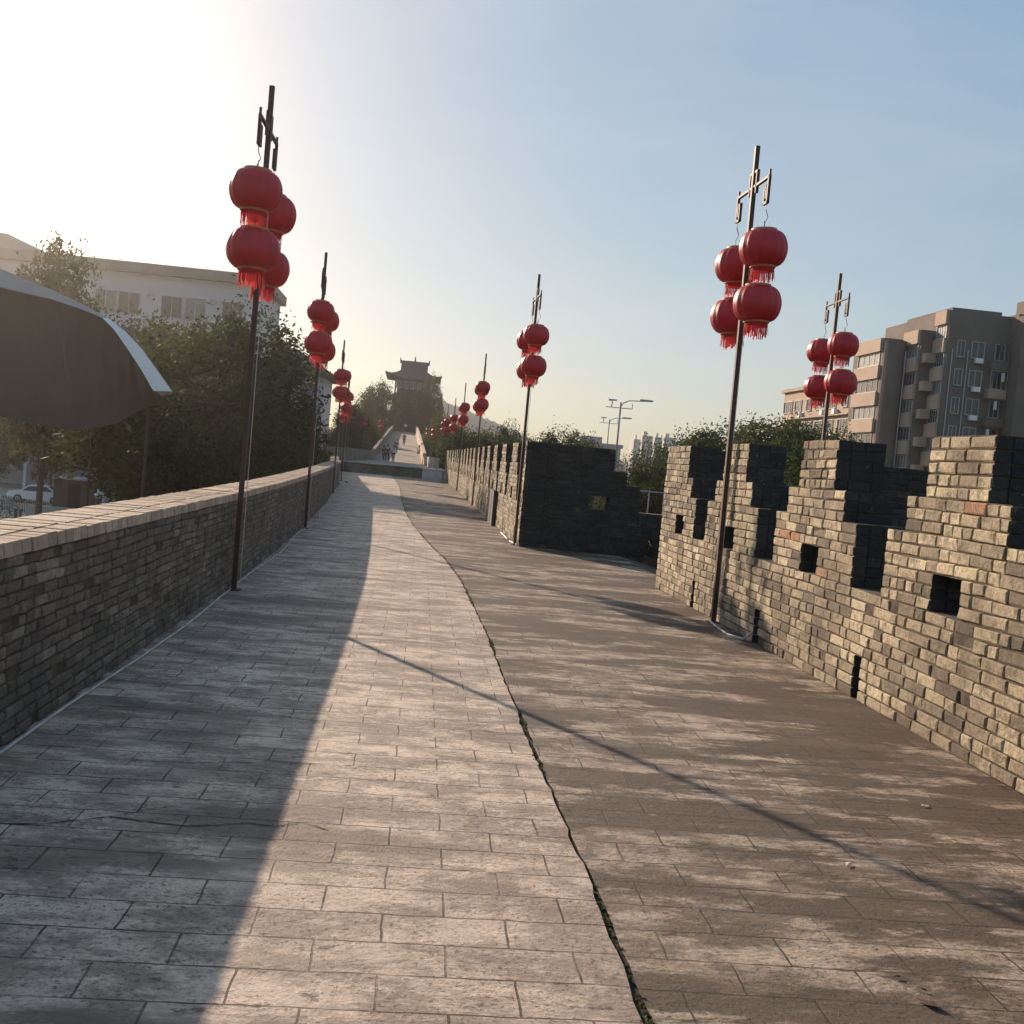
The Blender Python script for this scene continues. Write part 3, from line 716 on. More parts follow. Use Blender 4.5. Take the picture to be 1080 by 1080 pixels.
for a in [('olive',505,458,110,.8,'tree behind the third far battlement pole'),('broad',490,456,95,.8,'dark tree between the small lanterns'),
          ('bush',522,462,75,1.0,'dark tree above the merlons of the far battlement'),('feathery',536,452,82,.7,'pale topped tree right of the second far pole'),
          ('feathery',588,459,70,1.0,'light green treetop over the bastion cross wall'),('olive',608,462,75,.9,'treetop beside the grey flat-roofed building'),
          ('bush',562,468,85,1.2,'tree behind the corner lantern pole')]:
    tree_px(*a[:5], a[5], G3)
G4 = 'trees beyond the near battlement'
for a in [('bush',690,474,70,.9,'dark tree in the gap left of the near battlement'),('bush',676,492,60,.9,'low dark tree behind the street lamp foot'),
          ('feathery',725,466,62,1.0,'tree over the first merlon of the near battlement'),('broad',752,462,58,.9,'tree left of the nearest right pole'),
          ('feathery',775,455,66,1.1,'tree below the tan apartment block'),('olive',815,450,60,1.0,'brightest tree behind the second merlon'),
          ('broad',850,452,60,.9,'tree behind the bastion lantern pole'),('bush',835,475,40,.8,'leafy tree seen between the second and third merlons'),
          ('bush',880,462,75,1.1,'dark tree at the foot of the apartment block'),('bush',710,500,80,1.4,'distant dark tree over the parked cars')]:
    tree_px(*a[:5], a[5], G4)

# ------------------------------------------------------------------ buildings
def window(root, c, ux, w_, h_, out, glass='glass', bars=1, name='window'):
    """c centre on the wall, ux unit vector along wall, out = outward normal"""
    c = Vector(c); ux = Vector(ux); out = Vector(out); uz = Vector((0,0,1))
    def bx(mb, a0, a1, b0, b1, d0, d1):
        mb.hexa([c+ux*a+uz*b+out*d for a, b, d in ((a0,b0,d0),(a1,b0,d0),(a1,b0,d1),(a0,b0,d1),(a0,b1,d0),(a1,b1,d0),(a1,b1,d1),(a0,b1,d1))])
    f = MB(); t = .07
    bx(f, -w_/2-t, w_/2+t, h_/2, h_/2+t, -.05, .12); bx(f, -w_/2-t, w_/2+t, -h_/2-t, -h_/2, -.05, .16)
    bx(f, -w_/2-t, -w_/2, -h_/2, h_/2, -.05, .12); bx(f, w_/2, w_/2+t, -h_/2, h_/2, -.05, .12)
    for i in range(bars): x = -w_/2+w_*(i+1)/(bars+1); bx(f, x-.03, x+.03, -h_/2, h_/2, 0, .06)
    fo = f.build(name, M['frame'], root)
    p = MB(); bx(p, -w_/2, w_/2, -h_/2, h_/2, -.04, .02); p.build('pane', M[glass], fo)
# white building on the left, facing the camera
b = tag(empty('white_building'), 'long white four-storey building with square windows behind the left trees', 'building')
mb = MB(); wy = 111
mb.box((-62,wy,-5),(-17.6,wy+14,17.2)); mb.build('wall', M['whitewall'], b)
mb = MB(); mb.box((-62.6,wy-.9,17.2),(-17.0,wy+14.5,18.2)); rf = mb.build('roof', M['greyroof'], b)
mb = MB(); mb.hexa([(-62,wy+1,18.2),(-38.5,wy+1,18.2),(-38.5,wy+12,18.2),(-62,wy+12,18.2),(-58,wy+3,20.3),(-44,wy+3,20.3),(-44,wy+9,20.3),(-58,wy+9,20.3)]); mb.build('roof_house', M['greyroof'], rf)
for row, z in enumerate((14.2, 10.7, 7.2)):
    for k, x in enumerate((-54,-51.5,-46.5,-44,-39.3,-36.8,-32.2,-29.6,-26.4+.15,-24.05,-20.35)):
        if k in (8,): x = -28.4+2.0
        if k in (6,7): x = (-32.9,-30.6)[k-6]
        window(b, (x, wy, z), (1,0,0), 2.0, 2.1, (0,-1,0), 'glass' if (k+row) % 3 else 'glass2')
    for x in (-48.9,-28.3-.2,-22.3):
        mb = MB(); mb.lathe([(.2,-.08),(.36,-.08),(.36,.14),(.2,.14),(.2,-.08)], 18); o = mb.build('vent', M['greymetal'], b); o.location = (x, wy-.02, z+.9); o.rotation_euler = (R(90),0,0)
# house with overhanging roof
b = tag(empty('hip_roofed_house'), 'grey-white house with overhanging hipped roof behind the second left pole', 'house')
mb = MB(); mb.box((-22,122,-5),(-11.6,132,9.6)); mb.build('wall', M['whitewall'], b)
mb = MB(); mb.add([(-23,121,9.6),(-10.4,121,9.6),(-10.4,133,9.6),(-23,133,9.6),(-19.5,126,12.6),(-15.5,126,12.6),(-23,121,9.3),(-10.4,121,9.3),(-10.4,133,9.3),(-23,133,9.3)], [(0,1,5,4),(1,2,5),(2,3,4,5),(3,0,4),(6,7,1,0),(7,8,2,1),(8,9,3,2),(9,6,0,3),(9,8,7,6)]); mb.build('roof', M['tile'], b)
for z in (7.4, 4.1):
    for x in (-13.4, -17.2): window(b, (x, 122, z), (1,0,0), 1.3, 1.9, (0,-1,0), 'glass2')

# apartment block on the right: sawtooth plan, sunlit sides to the left
b = tag(empty('apartment_block'), 'large tan and grey apartment block with balcony bands at the right edge', 'apartment building')
def floors_side(root, x, y0, y1, ztop, n, fh=2.95):
    """sunlit side facing -X between y0<y1: parapet bands and window strips"""
    for i in range(n):
        zt = ztop-i*fh; L = y1-y0
        bd = MB(); bd.box((x-.35,y0+.0,zt-1.45),(x+.3,y1,zt)); bd.build('balcony_band', M['tan'], root)
        window(root, (x, (y0+y1)/2, zt-2.2), (0,1,0), L*.86, 1.25, (-1,0,0), ('glass2','glass')[i % 2], 3)
seg = MB()
seg.box((49,113,-5),(51.4,121,18.9)); seg.box((51.4,109.3,-5),(54,122,19.6)); seg.box((52.9,106.5,-5),(60,122,21.4)); seg.box((59.4,104,-5),(78,124,21.2))
seg.build('wall', M['greyrender'], b)
mb = MB(); mb.box((53.6,107.6,21.4),(59,118,21.95)); mb.box((60,106,21.2),(76,120,21.7)); mb.box((63,108,21.7),(66.5,112,24.0)); mb.build('roof', M['greyrender'], b)
floors_side(b, 49, 113.2, 119.8, 18.9, 7); floors_side(b, 51.4, 109.5, 112.9, 19.6, 7); floors_side(b, 52.9, 106.7, 109.1, 21.5, 8)
# rounded corner bay
mb = MB(); mb.lathe([(1.3,-5),(1.3,18.6)], 20, (50.2,113,0), closed=True); mb.build('corner_bay', M['greyrender'], b)
for i in range(8):
    z = 17.6-i*2.95
    for x, w_ in ((54.35,.75),(56.2,1.3),(58.6,.9)): window(b, (x,106.5,z), (1,0,0), w_, 1.6, (0,-1,0), 'glass', 1)
    bl = MB(); bl.box((51.6,108.3,z-1.5),(52.7,109.29,z-.5)); bl.build('balcony_band', M['tan'], b)
    bl = MB(); bl.box((57.4,105.6,z-1.9),(59.3,106.49,z-.95)); bl.box((57.4,105.6,z+.9),(59.3,105.7,z+.98)); bl.box((57.45,105.62,z-.95),(57.5,105.68,z+.9)); bl.box((59.2,105.62,z-.95),(59.25,105.68,z+.9)); bl.build('balcony_band', M['tan'] if i % 3 == 1 else M['greyrender'], b)
    for q in range(3):
        if (i*3+q) % 2: lau = MB(); lau.box((57.6+q*.5,105.64,z-.1),(57.95+q*.5,105.66,z+.8)); lau.build('laundry', M[('cloth_white','cloth_blue','cloth_red')[(i+q) % 3]], b)
    sun_ = MB(); sun_.hexa([(61.0,103.2,z+.55),(63.8,103.2,z+.55),(63.8,103.98,z+.8),(61.0,103.98,z+.8),(61.0,103.2,z+.6),(63.8,103.2,z+.6),(63.8,103.98,z+.85),(61.0,103.98,z+.85)]); sun_.build('awning', M['greymetal'], b)
    for x, w_ in ((62.4,2.4),(66.5,2.4),(70.8,2.4)): window(b, (x,104,z-.3), (1,0,0), w_, 1.5, (0,-1,0), 'glass', 2)
    ac = MB(); ac.box((55.9,106.0,z-1.35),(56.7,106.45,z-.85)); ac.build('air_conditioner', M['whitemetal'], b)
    ac = MB(); ac.box((62.0,103.5,z-1.75),(62.8,103.95,z-1.2)); ac.build('air_conditioner', M['whitemetal'], b)
    bl = MB(); bl.box((64.6,103.1,z-2.2),(68.6,103.98,z-1.2)); bl.build('balcony_band', M['greyrender'], b)
for x, y in ((53.45,106.4),(55.15,106.4),(50.9,111.6)):
    pp = MB(); pp.bar((x,y,-5),(x,y,17.5), .07, n=8); pp.build('drainpipe', M['greymetal'], b)
# lower tan block further off
b = tag(empty('apartment_block'), 'lower tan block with a dark window row, behind the bastion lanterns', 'apartment building')
p0 = at(828,415,146); X0 = p0.x; Z0 = p0.z
mb = MB(); mb.box((X0,121.1,-5),(X0+12,146,Z0)); mb.build('wall', M['tan'], b)
mb = MB(); mb.box((X0-.4,121.05,Z0),(X0+12.4,146.4,Z0+.45)); mb.build('roof', M['tan'], b)
for i in range(5):
    z = Z0-2.1-i*3.0
    for k in range(6): window(b, (X0,144-k*4.0,z), (0,1,0), (3.3,2.4,1.6)[(k+i) % 3], 1.5, (-1,0,0), ('glass','glass2')[(k+i) % 2], 3)
    sl_ = MB(); sl_.box((X0-.5,122,z-1.75),(X0-.002,145,z-1.6)); sl_.build('ledge', M['tan'], b)
    for k in (1, 3, 4):
        ac = MB(); ac.box((X0-.55,142.0-k*4.0,z-1.55),(X0-.05,142.8-k*4.0,z-.95)); ac.build('air_conditioner', M['whitemetal'], b)
# pergola roof peeking over the trees
for (px, py, Y, wd, lb) in ((733,462,150,3.6,'small roof pergola over the trees left of the nearest right pole'),(795,448,150,6.0,'roof pergola left of the lower tan block')):
    p = at(px, py, Y); b = tag(empty('roof_pergola', (p.x, Y, 0)), lb, 'rooftop')
    mb = MB(); mb.box((0,0,-5),(wd,6,p.z-2.2)); mb.build('wall', M['tan'], b)
    mb = MB()
    for x in (.2, wd/2, wd-.4): mb.box((x,.2,p.z-2.2),(x+.25,.45,p.z-.3))
    mb.build('posts', M['tan'], b)
    mb = MB()
    mb.box((-.4,-.2,p.z-.3),(wd+.4,.1,p.z)); mb.box((-.4,5.6,p.z-.3),(wd+.4,5.9,p.z))
    for i in range(int(wd/.6)): mb.box((-.2+i*.62,.1,p.z-.25),(-.05+i*.62,5.6,p.z-.05))
    mb.build('beams', M['greyrender'], b)
# flat grey building near the street lamps
b = tag(empty('flat_building'), 'low blue-grey flat-roofed building beside the street lamps', 'building')
p0 = at(612,466,170); p1 = at(655,470,170)
mb = MB(); mb.box((p0.x,170,-5),(p1.x,190,p1.z)); mb.build('wall', M['whitewall'], b)
mb = MB(); mb.box((p0.x+.6,174,p1.z),(p0.x+4.2,184,p1.z+1.2)); mb.box((p0.x-.3,169.7,p1.z-.5),(p1.x+.3,169.98,p1.z+.1)); mb.build('roof', M['greymetal'], b)
for k in range(3): window(b, (p0.x+1.4+k*2.1,170,p1.z-2.2), (1,0,0), 1.2, 1.2, (0,-1,0), 'glass', 1)
# far residential towers
for i, (xa, xb, py, lb) in enumerate([(669,676,461,'narrow leftmost far residential tower'),(678,689,457,'widest pale far residential tower'),(691,699,459,'far residential tower third from left'),(701,713,459,'rightmost bluish far residential tower')]):
    Y = 560+i*12; a = at(xa, py, Y); c_ = at(xb, py, Y)
    b = tag(empty('residential_tower'), lb+' on the horizon', 'tower block')
    mb = MB(); mb.box((a.x,Y,-5),(c_.x,Y+12,a.z-1)); mb.box((a.x+1,Y+2,a.z-1),((a.x+c_.x)/2,Y+8,a.z+1.2)); mb.build('wall', M['city'], b)
    wn = MB()
    nx = max(2, int((c_.x-a.x)/1.6))
    for k in range(nx):
        if k % 2: continue
        x = a.x+.4+(c_.x-a.x-.8)*k/nx; 
        for j in range(9): wn.box((x,Y-.1,a.z-3-j*2.9),(x+1.0,Y+.05,a.z-1.5-j*2.9))
    wn.build('window_strip', M['citywin'], b)

# ------------------------------------------------------------------ gate tower
b = tag(empty('gate_tower', (-3.0,214,5.4)), 'dark multi-eaved Chinese gate tower with upturned roof corners at the end of the wall', 'tower')
def eave_roof(hw, hd, z0, z1, iw, idp, lift, name='roof', n=12):
    """swept hip roof: outer half sizes hw, hd at z0, inner iw, idp at z1, corners lifted"""
    mb = MB(); rings = []
    for q in range(6):
        u = q/5; sag = (1-u)**1.7
        W = iw+(hw-iw)*(1-u); D = idp+(hd-idp)*(1-u); z = z1-(z1-z0)*(1-(1-(1-u))**1) if False else z0+(z1-z0)*(u**1.35)
        ring = []
        for side in range(4):
            for k in range(n):
                s_ = -1+2*k/n; li = lift*(abs(s_)**4)*(1-u)**2; ext = 1+.06*(abs(s_)**4)*(1-u)
                if side == 0: ring.append((s_*W*ext, -D*ext, z+li))
                if side == 1: ring.append((W*ext, s_*D*ext, z+li))
                if side == 2: ring.append((-s_*W*ext, D*ext, z+li))
                if side == 3: ring.append((-W*ext, -s_*D*ext, z+li))
        rings.append(ring)
    N = 4*n; v = [p for r_ in rings for p in r_]; v += [(x, y, z-.25) for x, y, z in rings[0]]
    fs = []
    for q in range(5):
        for i in range(N): j = (i+1) % N; fs.append((q*N+i, q*N+j, (q+1)*N+j, (q+1)*N+i))
    for i in range(N): j = (i+1) % N; fs.append((6*N+i, 6*N+j, j, i))
    fs.append(tuple(5*N+i for i in range(N))); fs.append(tuple(6*N+i for i in range(N-1, -1, -1)))
    mb.add(v, fs); return mb.build(name, M['tile'], b)
mb = MB(); mb.hexa([(-6.5,-1,-10),(6.5,-1,-10),(6.5,12,-10),(-6.5,12,-10),(-5.6,-.6,.1),(5.6,-.6,.1),(5.6,11,.1),(-5.6,11,.1)]); mb.build('base_platform', M['rampart'], b)
for (hw, z0, z1) in ((3.9,0,3.6),(3.9,4.4,7.2),(3.6,7.9,11.4)):
    mb = MB(); mb.box((-hw+.5,.6,z0),(hw-.5,8.4,z1)); mb.build('wall', M['timber'], b)
    for k in range(6):
        x = -hw+.2+(2*hw-.4)*k/5; mb = MB(); mb.bar((x,.15,z0),(x,.15,z1), .16, n=8); mb.build('column', M['timber'], b)
    for k in range(5):
        x = -hw+.2+(2*hw-.4)*(k+.5)/5; window(b, (x,.58,(z0+z1)/2+.2), (1,0,0), .9, 1.3, (0,-1,0), 'glass', 2)
def roof_at(hw, hd, z0, z1, iw, idp, lift): o = eave_roof(hw, hd, z0, z1, iw, idp, lift); o.location = (0,4.5,0); return o
roof_at(5.0,5.2,3.4,4.7,3.7,4.0,.7); roof_at(4.9,5.1,7.0,8.2,3.5,3.8,.7); roof_at(5.3,5.4,11.2,12.9,2.62,2.4,1.0)
mb = MB()
mb.add([(-2.7,1.9,12.8),(2.7,1.9,12.8),(2.7,7.1,12.8),(-2.7,7.1,12.8),(-2.7,4.5,14.9),(2.7,4.5,14.9)], [(0,1,5,4),(1,2,5),(2,3,4,5),(3,0,4)]); mb.build('roof', M['tile'], b)
mb = MB(); mb.box((-2.75,4.3,14.6),(2.75,4.7,15.0)); mb.hexa([(-3.0,4.3,14.4),(-2.5,4.3,14.4),(-2.5,4.7,14.4),(-3.0,4.7,14.4),(-3.05,4.4,15.5),(-2.9,4.4,15.5),(-2.9,4.6,15.5),(-3.05,4.6,15.5)])
mb.hexa([(2.5,4.3,14.4),(3.0,4.3,14.4),(3.0,4.7,14.4),(2.5,4.7,14.4),(2.9,4.4,15.5),(3.05,4.4,15.5),(3.05,4.6,15.5),(2.9,4.6,15.5)]); mb.build('ridge', M['tile'], b)
mb = MB(); mb.lathe([(.22,14.7),(.3,15.0),(.12,15.3),(.16,15.5),(.03,16.1)], 10, (0,4.5,0), closed=True); mb.build('finial', M['tile'], b)
for o in b.children:
    pass

# ------------------------------------------------------------------ hills
def ridge(name, prof, Y, depth, seed):
    rn = random.Random(seed); mb = MB(); A = []
    xs = []
    for (a, b_) in zip(prof, prof[1:]):
        for k in range(10): u = k/10; xs.append((a[0]+(b_[0]-a[0])*u, a[1]+(b_[1]-a[1])*u+rn.uniform(-.8,.8)))
    xs.append(prof[-1]); n = len(xs); v = []
    for q in range(6):
        u = q/5; 
        for x, z in xs: v.append((x, Y-depth*(1-u), -5+(z+5)*math.sin(u*math.pi/2)+rn.uniform(-.6,.6)*(q > 0)))
    for x, z in xs: v.append((x, Y+depth, -5))
    mb.add(v, [(q*n+i, q*n+i+1, (q+1)*n+i+1, (q+1)*n+i) for q in range(6) for i in range(n-1)])
    return tag(mb.build(name, M['hill'], None, True), kind='structure')
hp = [at(x, y, 850) for x, y in [(330,500),(380,455),(420,428),(448,419),(466,421),(482,429),(500,436),(522,445),(545,456),(570,466),(620,480),(680,492)]]
ridge('hills', [(p.x, max(-4, p.z)) for p in hp], 850, 90, 3)

# ------------------------------------------------------------------ arched canopy on the left
b = tag(empty('arched_canopy'), 'big dark arched fabric canopy with a white edge strip beyond the left parapet', 'canopy')
CY = 30.0
outer = [at(x, y, CY) for x, y in [(182,413),(168,393),(150,368),(133,350),(115,336),(90,322),(60,308),(30,296),(0,283),(-40,270),(-100,258),(-170,256)]]
inner = [at(x, y, CY) for x, y in [(165,413),(152,390),(136,366),(124,349),(112,337),(88,327),(58,317),(28,310),(0,303),(-40,292),(-100,281),(-170,279)]]
def slab(A, B, ya, yb, mat, name, th=.08):
    mb = MB(); n = len(A)
    sk = -.42*(yb-ya); v = [(p.x, ya, p.z) for p in A]+[(p.x+sk, yb, p.z) for p in B]+[(p.x, ya, p.z-th) for p in A]+[(p.x+sk, yb, p.z-th) for p in B]
    mb.add(v, [(i, i+1, n+i+1, n+i) for i in range(n-1)]+[(2*n+i, 3*n+i, 3*n+i+1, 2*n+i+1) for i in range(n-1)]+[(i, 2*n+i, 2*n+i+1, i+1) for i in range(n-1)]+[(n+i, n+i+1, 3*n+i+1, 3*n+i) for i in range(n-1)]+[(0,n,3*n,2*n)])
    return mb.build(name, mat, b)
mir = [Vector((2*outer[-1].x-p.x, CY, p.z)) for p in reversed(outer)]
miri = [Vector((2*inner[-1].x-p.x, CY, p.z)) for p in reversed(inner)]
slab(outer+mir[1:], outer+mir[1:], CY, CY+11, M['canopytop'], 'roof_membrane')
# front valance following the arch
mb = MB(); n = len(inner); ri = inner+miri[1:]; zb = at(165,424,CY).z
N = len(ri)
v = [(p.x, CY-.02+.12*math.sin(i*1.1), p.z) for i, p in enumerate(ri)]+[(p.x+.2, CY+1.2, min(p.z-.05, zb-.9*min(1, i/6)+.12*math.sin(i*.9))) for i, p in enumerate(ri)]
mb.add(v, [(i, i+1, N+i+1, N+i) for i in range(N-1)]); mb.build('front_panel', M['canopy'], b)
def band(A, B, mat, name, ya, yb):
    mb = MB(); n = len(A); v = [(p.x, ya, p.z) for p in A]+[(p.x, yb, p.z) for p in B]+[(p.x, ya+.12, p.z) for p in A]+[(p.x, yb+.12, p.z) for p in B]
    mb.add(v, [(i, i+1, n+i+1, n+i) for i in range(n-1)]+[(2*n+i, 3*n+i, 3*n+i+1, 2*n+i+1) for i in range(n-1)]+[(n+i, n+i+1, 3*n+i+1, 3*n+i) for i in range(n-1)]+[(0,n,3*n,2*n)]); mb.build(name, mat, b)
band(outer[:5], inner[:5], M['trim'], 'edge_strip', CY-.1, CY-.35)
band(outer[4:]+mir[1:], inner[4:]+miri[1:], M['canopytop'], 'edge_band', CY-.1, CY-.3)
sm = [at(x, y, CY-.08) for x, y in [(50,314),(60,335),(68,360),(73,400)]]
mb = MB(); mb.tube([(p.x, CY-.15, p.z) for p in sm], .05, 6); mb.build('seam', M['canopy'], b)
for x, y in ((outer[0].x-.9, CY+1.2), (outer[0].x-5.2, CY+10.5), (outer[-1].x-6, CY+1.2), (outer[-1].x-11, CY+10.5)):
    mb = MB(); mb.bar((x,y,-5),(x,y,zb+.05), .045, n=8); mb.build('post', M['pole'], b)

# ------------------------------------------------------------------ street things below the wall, left
def car(x, y, z, rz, body, label):
    t = tag(empty('parked_car', (x,y,z), rz), label, 'car')
    mb = MB()
    prof = [(-2.15,.3),(-2.2,.62),(-2.05,.86),(-1.2,.95),(-.65,1.4),(.75,1.43),(1.45,.98),(2.1,.85),(2.2,.55),(2.15,.3)]
    n = len(prof); v = []
    for wv, k in ((-.84,1),(.84,1)):
        v += [(x_, wv*(1 if z_ < 1.0 else .82), z_) for x_, z_ in prof]
    fs = [(i, (i+1) % n, n+(i+1) % n, n+i) for i in range(n)]+[tuple(range(n-1,-1,-1)), tuple(range(n,2*n))]
    mb.add(v, fs); o = mb.build('body', body, t)
    g = MB()
    for sy in (-1, 1):
        g.add([(-1.05,sy*.86,.97),(-.6,sy*.72,1.34),(.7,sy*.72,1.37),(1.25,sy*.86,1.0)], [(0,1,2,3)])
    g.add([(-1.22,-.72,.99),(-1.22,.72,.99),(-.7,.62,1.39),(-.7,-.62,1.39)], [(0,1,2,3)]); g.add([(1.47,-.72,1.0),(1.47,.72,1.0),(.82,.62,1.42),(.82,-.62,1.42)], [(0,1,2,3)])
    g.build('window_glass', M['glass'], t)
    for wx_ in (-1.35, 1.35):
        for sy in (-.8, .8):
            w_ = MB(); w_.lathe([(.05,-.1),(.3,-.1),(.32,-.06),(.32,.06),(.3,.1),(.05,.1)], 18); wo = w_.build('wheel', M['rubber'], t); wo.location = (wx_, sy, .32); wo.rotation_euler = (R(90),0,0)
            h_ = MB(); h_.lathe([(.01,-.115),(.18,-.115),(.18,.115),(.01,.115)], 12); h_.build('rim', M['greymetal'], wo)
    return t
p = at(40,516,88); car(-30.2, 88, -5, R(8), M['whitemetal'], 'white parked car below the left wall beside the brown kiosk')
# brown kiosk
p = at(83,512,86)
b = tag(empty('kiosk', (p.x, 86, -5), R(4)), 'brown box-shaped kiosk with thin pale roof beside the white parked car', 'kiosk')
mb = MB(); mb.box((-1.55,-1.2,0),(1.55,1.2,2.25)); mb.build('wall', M['brown'], b)
mb = MB(); mb.box((-1.7,-1.35,2.25),(1.7,1.35,2.36)); mb.build('roof', M['concrete'], b)
mb = MB(); mb.box((-.45,-1.24,.05),(.45,-1.18,1.95)); mb.build('door', M['timber'], b)
p = at(105,516,80)
b = tag(empty('globe_lamp', (p.x, 80, -5)), 'white globe on a short post beside the brown kiosk', 'lamp')
mb = MB(); mb.bar((0,0,0),(0,0,1.3), .05, n=8); mb.build('post', M['darkmetal'], b)
mb = MB(); mb.lathe([(.01,1.3)]+[(.36*math.cos(a*math.pi/16), 1.65+.36*math.sin(a*math.pi/16)) for a in range(-7,8)]+[(.01,2.01)], 16); mb.build('globe', M['whitemetal'], b, True)
p = at(135,526,70)
mb = MB(); mb.box((p.x-1.1,70,-5),(p.x+1.1,71.6,-3.55)); mb.box((p.x-1.16,69.94,-3.55),(p.x+1.16,71.66,-3.47)); o = mb.build('utility_cabinet', M['planter']); tag(o, 'pale grey-blue cabinet on the ground just over the left parapet', 'cabinet')
mb = MB(); mb.box((-26,73.5,-5),(-17.5,74.0,-4.1)); o = mb.build('low_wall', M['concrete']); tag(o, 'low grey garden wall behind the pale cabinet', 'wall')
# slim white post
b = tag(empty('sign_post', tuple(at(25,515,92).xy)+(-5,)), 'slim pale post left of the white car', 'post')
mb = MB(); mb.bar((0,0,0),(0,0,3.0), .12, n=8); mb.build('post', M['planter'], b); mb = MB(); mb.box((-.2,-.2,2.9),(.2,.2,3.05)); mb.build('cap', M['planter'], b)
# low railing round the plaza
b = tag(empty('plaza_railing'), 'low dark railing with close upright bars round the sunlit plaza', 'railing')
A = at(2,524,80); B_ = at(48,532,76); 
mb = MB(); mb.bar((A.x,80,-4.15),(B_.x,76,-4.15), .03, n=4); mb.bar((A.x,80,-4.85),(B_.x,76,-4.85), .03, n=4); mb.build('rail', M['darkmetal'], b)
mb = MB()
for k in range(27):
    u = k/26; mb.bar((A.x+(B_.x-A.x)*u,80-4*u,-5),(A.x+(B_.x-A.x)*u,80-4*u,-4.0), .028, n=4)
mb.build('uprights', M['darkmetal'], b)
for k, (px, py) in enumerate(((16,546),(21,547))):
    p = at(px,py,68); b = tag(empty('bollard', (p.x,68,-5)), ('left' if k == 0 else 'right')+' one of the two dark bollards beside the bicycles', 'bollard', 'bollards on the plaza')
    mb = MB(); mb.bar((0,0,0),(0,0,.95), .085, n=10); mb.lathe([(.1,.95),(.1,1.0),(.04,1.05)], 10, closed=True); mb.build('post', M['darkmetal'], b)
def bicycle():
    t = empty('bicycle')
    for x in (-.52,.52):
        w_ = MB()
        pts = [(x+math.cos(a*math.pi/10)*.33,0,.34+math.sin(a*math.pi/10)*.33) for a in range(21)]
        w_.tube(pts, .022, 5)
        for a in range(0,20,2): w_.bar((x,0,.34), pts[a], .004, n=3)
        w_.build('wheel', M['rubber'], t)
    f = MB(); f.tube([(-.52,0,.34),(-.15,0,.32),(.35,0,.8),(-.22,0,.78),(-.15,0,.32)], .02, 5); f.tube([(-.52,0,.34),(-.22,0,.78),(-.25,0,.92)], .016, 5); f.tube([(.52,0,.34),(.36,0,.78),(.32,0,1.02)], .018, 5); f.build('frame', M['darkmetal'], t)
    h_ = MB(); h_.tube([(.25,-.28,1.05),(.33,-.1,1.02),(.33,.1,1.02),(.25,.28,1.05)], .015, 5); h_.build('handlebar', M['darkmetal'], t)
    s_ = MB(); s_.hexa([(-.4,-.08,.92),(-.12,-.03,.92),(-.12,.03,.92),(-.4,.08,.92),(-.4,-.09,.98),(-.12,-.03,.97),(-.12,.03,.97),(-.4,.09,.98)]); s_.build('saddle', M['rubber'], t)
    return t
bp = bicycle()
for k, (px, py, Yd, rz, lb) in enumerate([(3,546,70,.4,'dark bicycle nearest the bollards'),(-4,540,72,.5,'dark bicycle in the middle of the row at the left frame edge'),(6,533,75,.3,'dark bicycle farthest back by the plaza railing')]):
    o = bp if k == 0 else copy_tree(bp); p = at(px,py,Yd); o.location = (p.x, Yd, -5); o.rotation_euler = (0,0,rz); tag(o, lb, 'bicycle', 'bicycles parked on the plaza')

# ------------------------------------------------------------------ street lamps and cars, right
def street_lamp(px, py_top, Y, label, sc=1.0):
    p = at(px, py_top, Y); H_ = p.z+5
    t = tag(empty('street_lamp', (p.x, Y, -5)), label, 'street lamp', 'tall double street lamps')
    mb = MB(); mb.bar((0,0,0),(0,0,H_), .085*sc, .05*sc, 10); mb.build('pole', M['greymetal'], t)
    mb = MB(); mb.bar((0,0,0),(0,0,H_*.62 if sc > .9 else 1), .22*sc, .15*sc, 12); mb.build('sleeve', M['planter'], t)
    a = MB(); a.tube([(-.85,0,H_-.35),(.7,0,H_-.35),(.7,0,H_-.02)], .025, 5); a.tube([(0,0,H_-.3),(.15,0,H_-.05),(.5,0,H_+.12),(1.9,0,H_+.2)], .03, 5); a.tube([(-.55,0,H_-.35),(-.5,0,H_+.02)], .03, 5); a.build('arm', M['greymetal'], t)
    for x0, x1, dz in ((-.75,-.25,.05),(1.1,1.9,.2)):
        h_ = MB(); h_.hexa([(x0,-.1,H_+dz-.04),(x1,-.06,H_+dz),(x1,.06,H_+dz),(x0,.1,H_+dz-.04),(x0,-.09,H_+dz+.07),(x1,-.05,H_+dz+.07),(x1,.05,H_+dz+.07),(x0,.09,H_+dz+.07)]); h_.build('lamp_head', M['greymetal'], t)
street_lamp(655, 424, 62, 'taller nearer grey street lamp with thick foot sleeve beyond the cross wall', 1.0)
street_lamp(643, 442, 90, 'shorter farther grey street lamp to the left of the taller one', .8)
# sign gantry / railing by the road
b = tag(empty('road_railing'), 'grey horizontal rail on a thin post seen in the notch left of the near battlement', 'railing')
p = at(674,517,40); q = at(700,520,40)
mb = MB(); mb.box((p.x-.1,40,p.z-.04),(q.x+.5,40.05,p.z+.01)); mb.build('rail', M['greymetal'], b)
p2 = at(685,520,40)
for x in (p2.x, p2.x+3.4):
    mb = MB(); mb.bar((x,40.04,-5),(x,40.025,p.z-.04), .025, n=8); mb.build('post', M['greymetal'], b)
for k, (px, Y, rz, m_, lb) in enumerate([(680,150,.9,'whitemetal','white parked car seen in the notch left of the near battlement'),(690,158,1.1,'greymetal','silver parked car right of the white one in the notch'),(613,135,1.2,'whitemetal','white parked car seen through the loophole of the cross wall')]):
    p = at(px, 540, Y); car(p.x, Y, -5, rz, M[m_], lb)

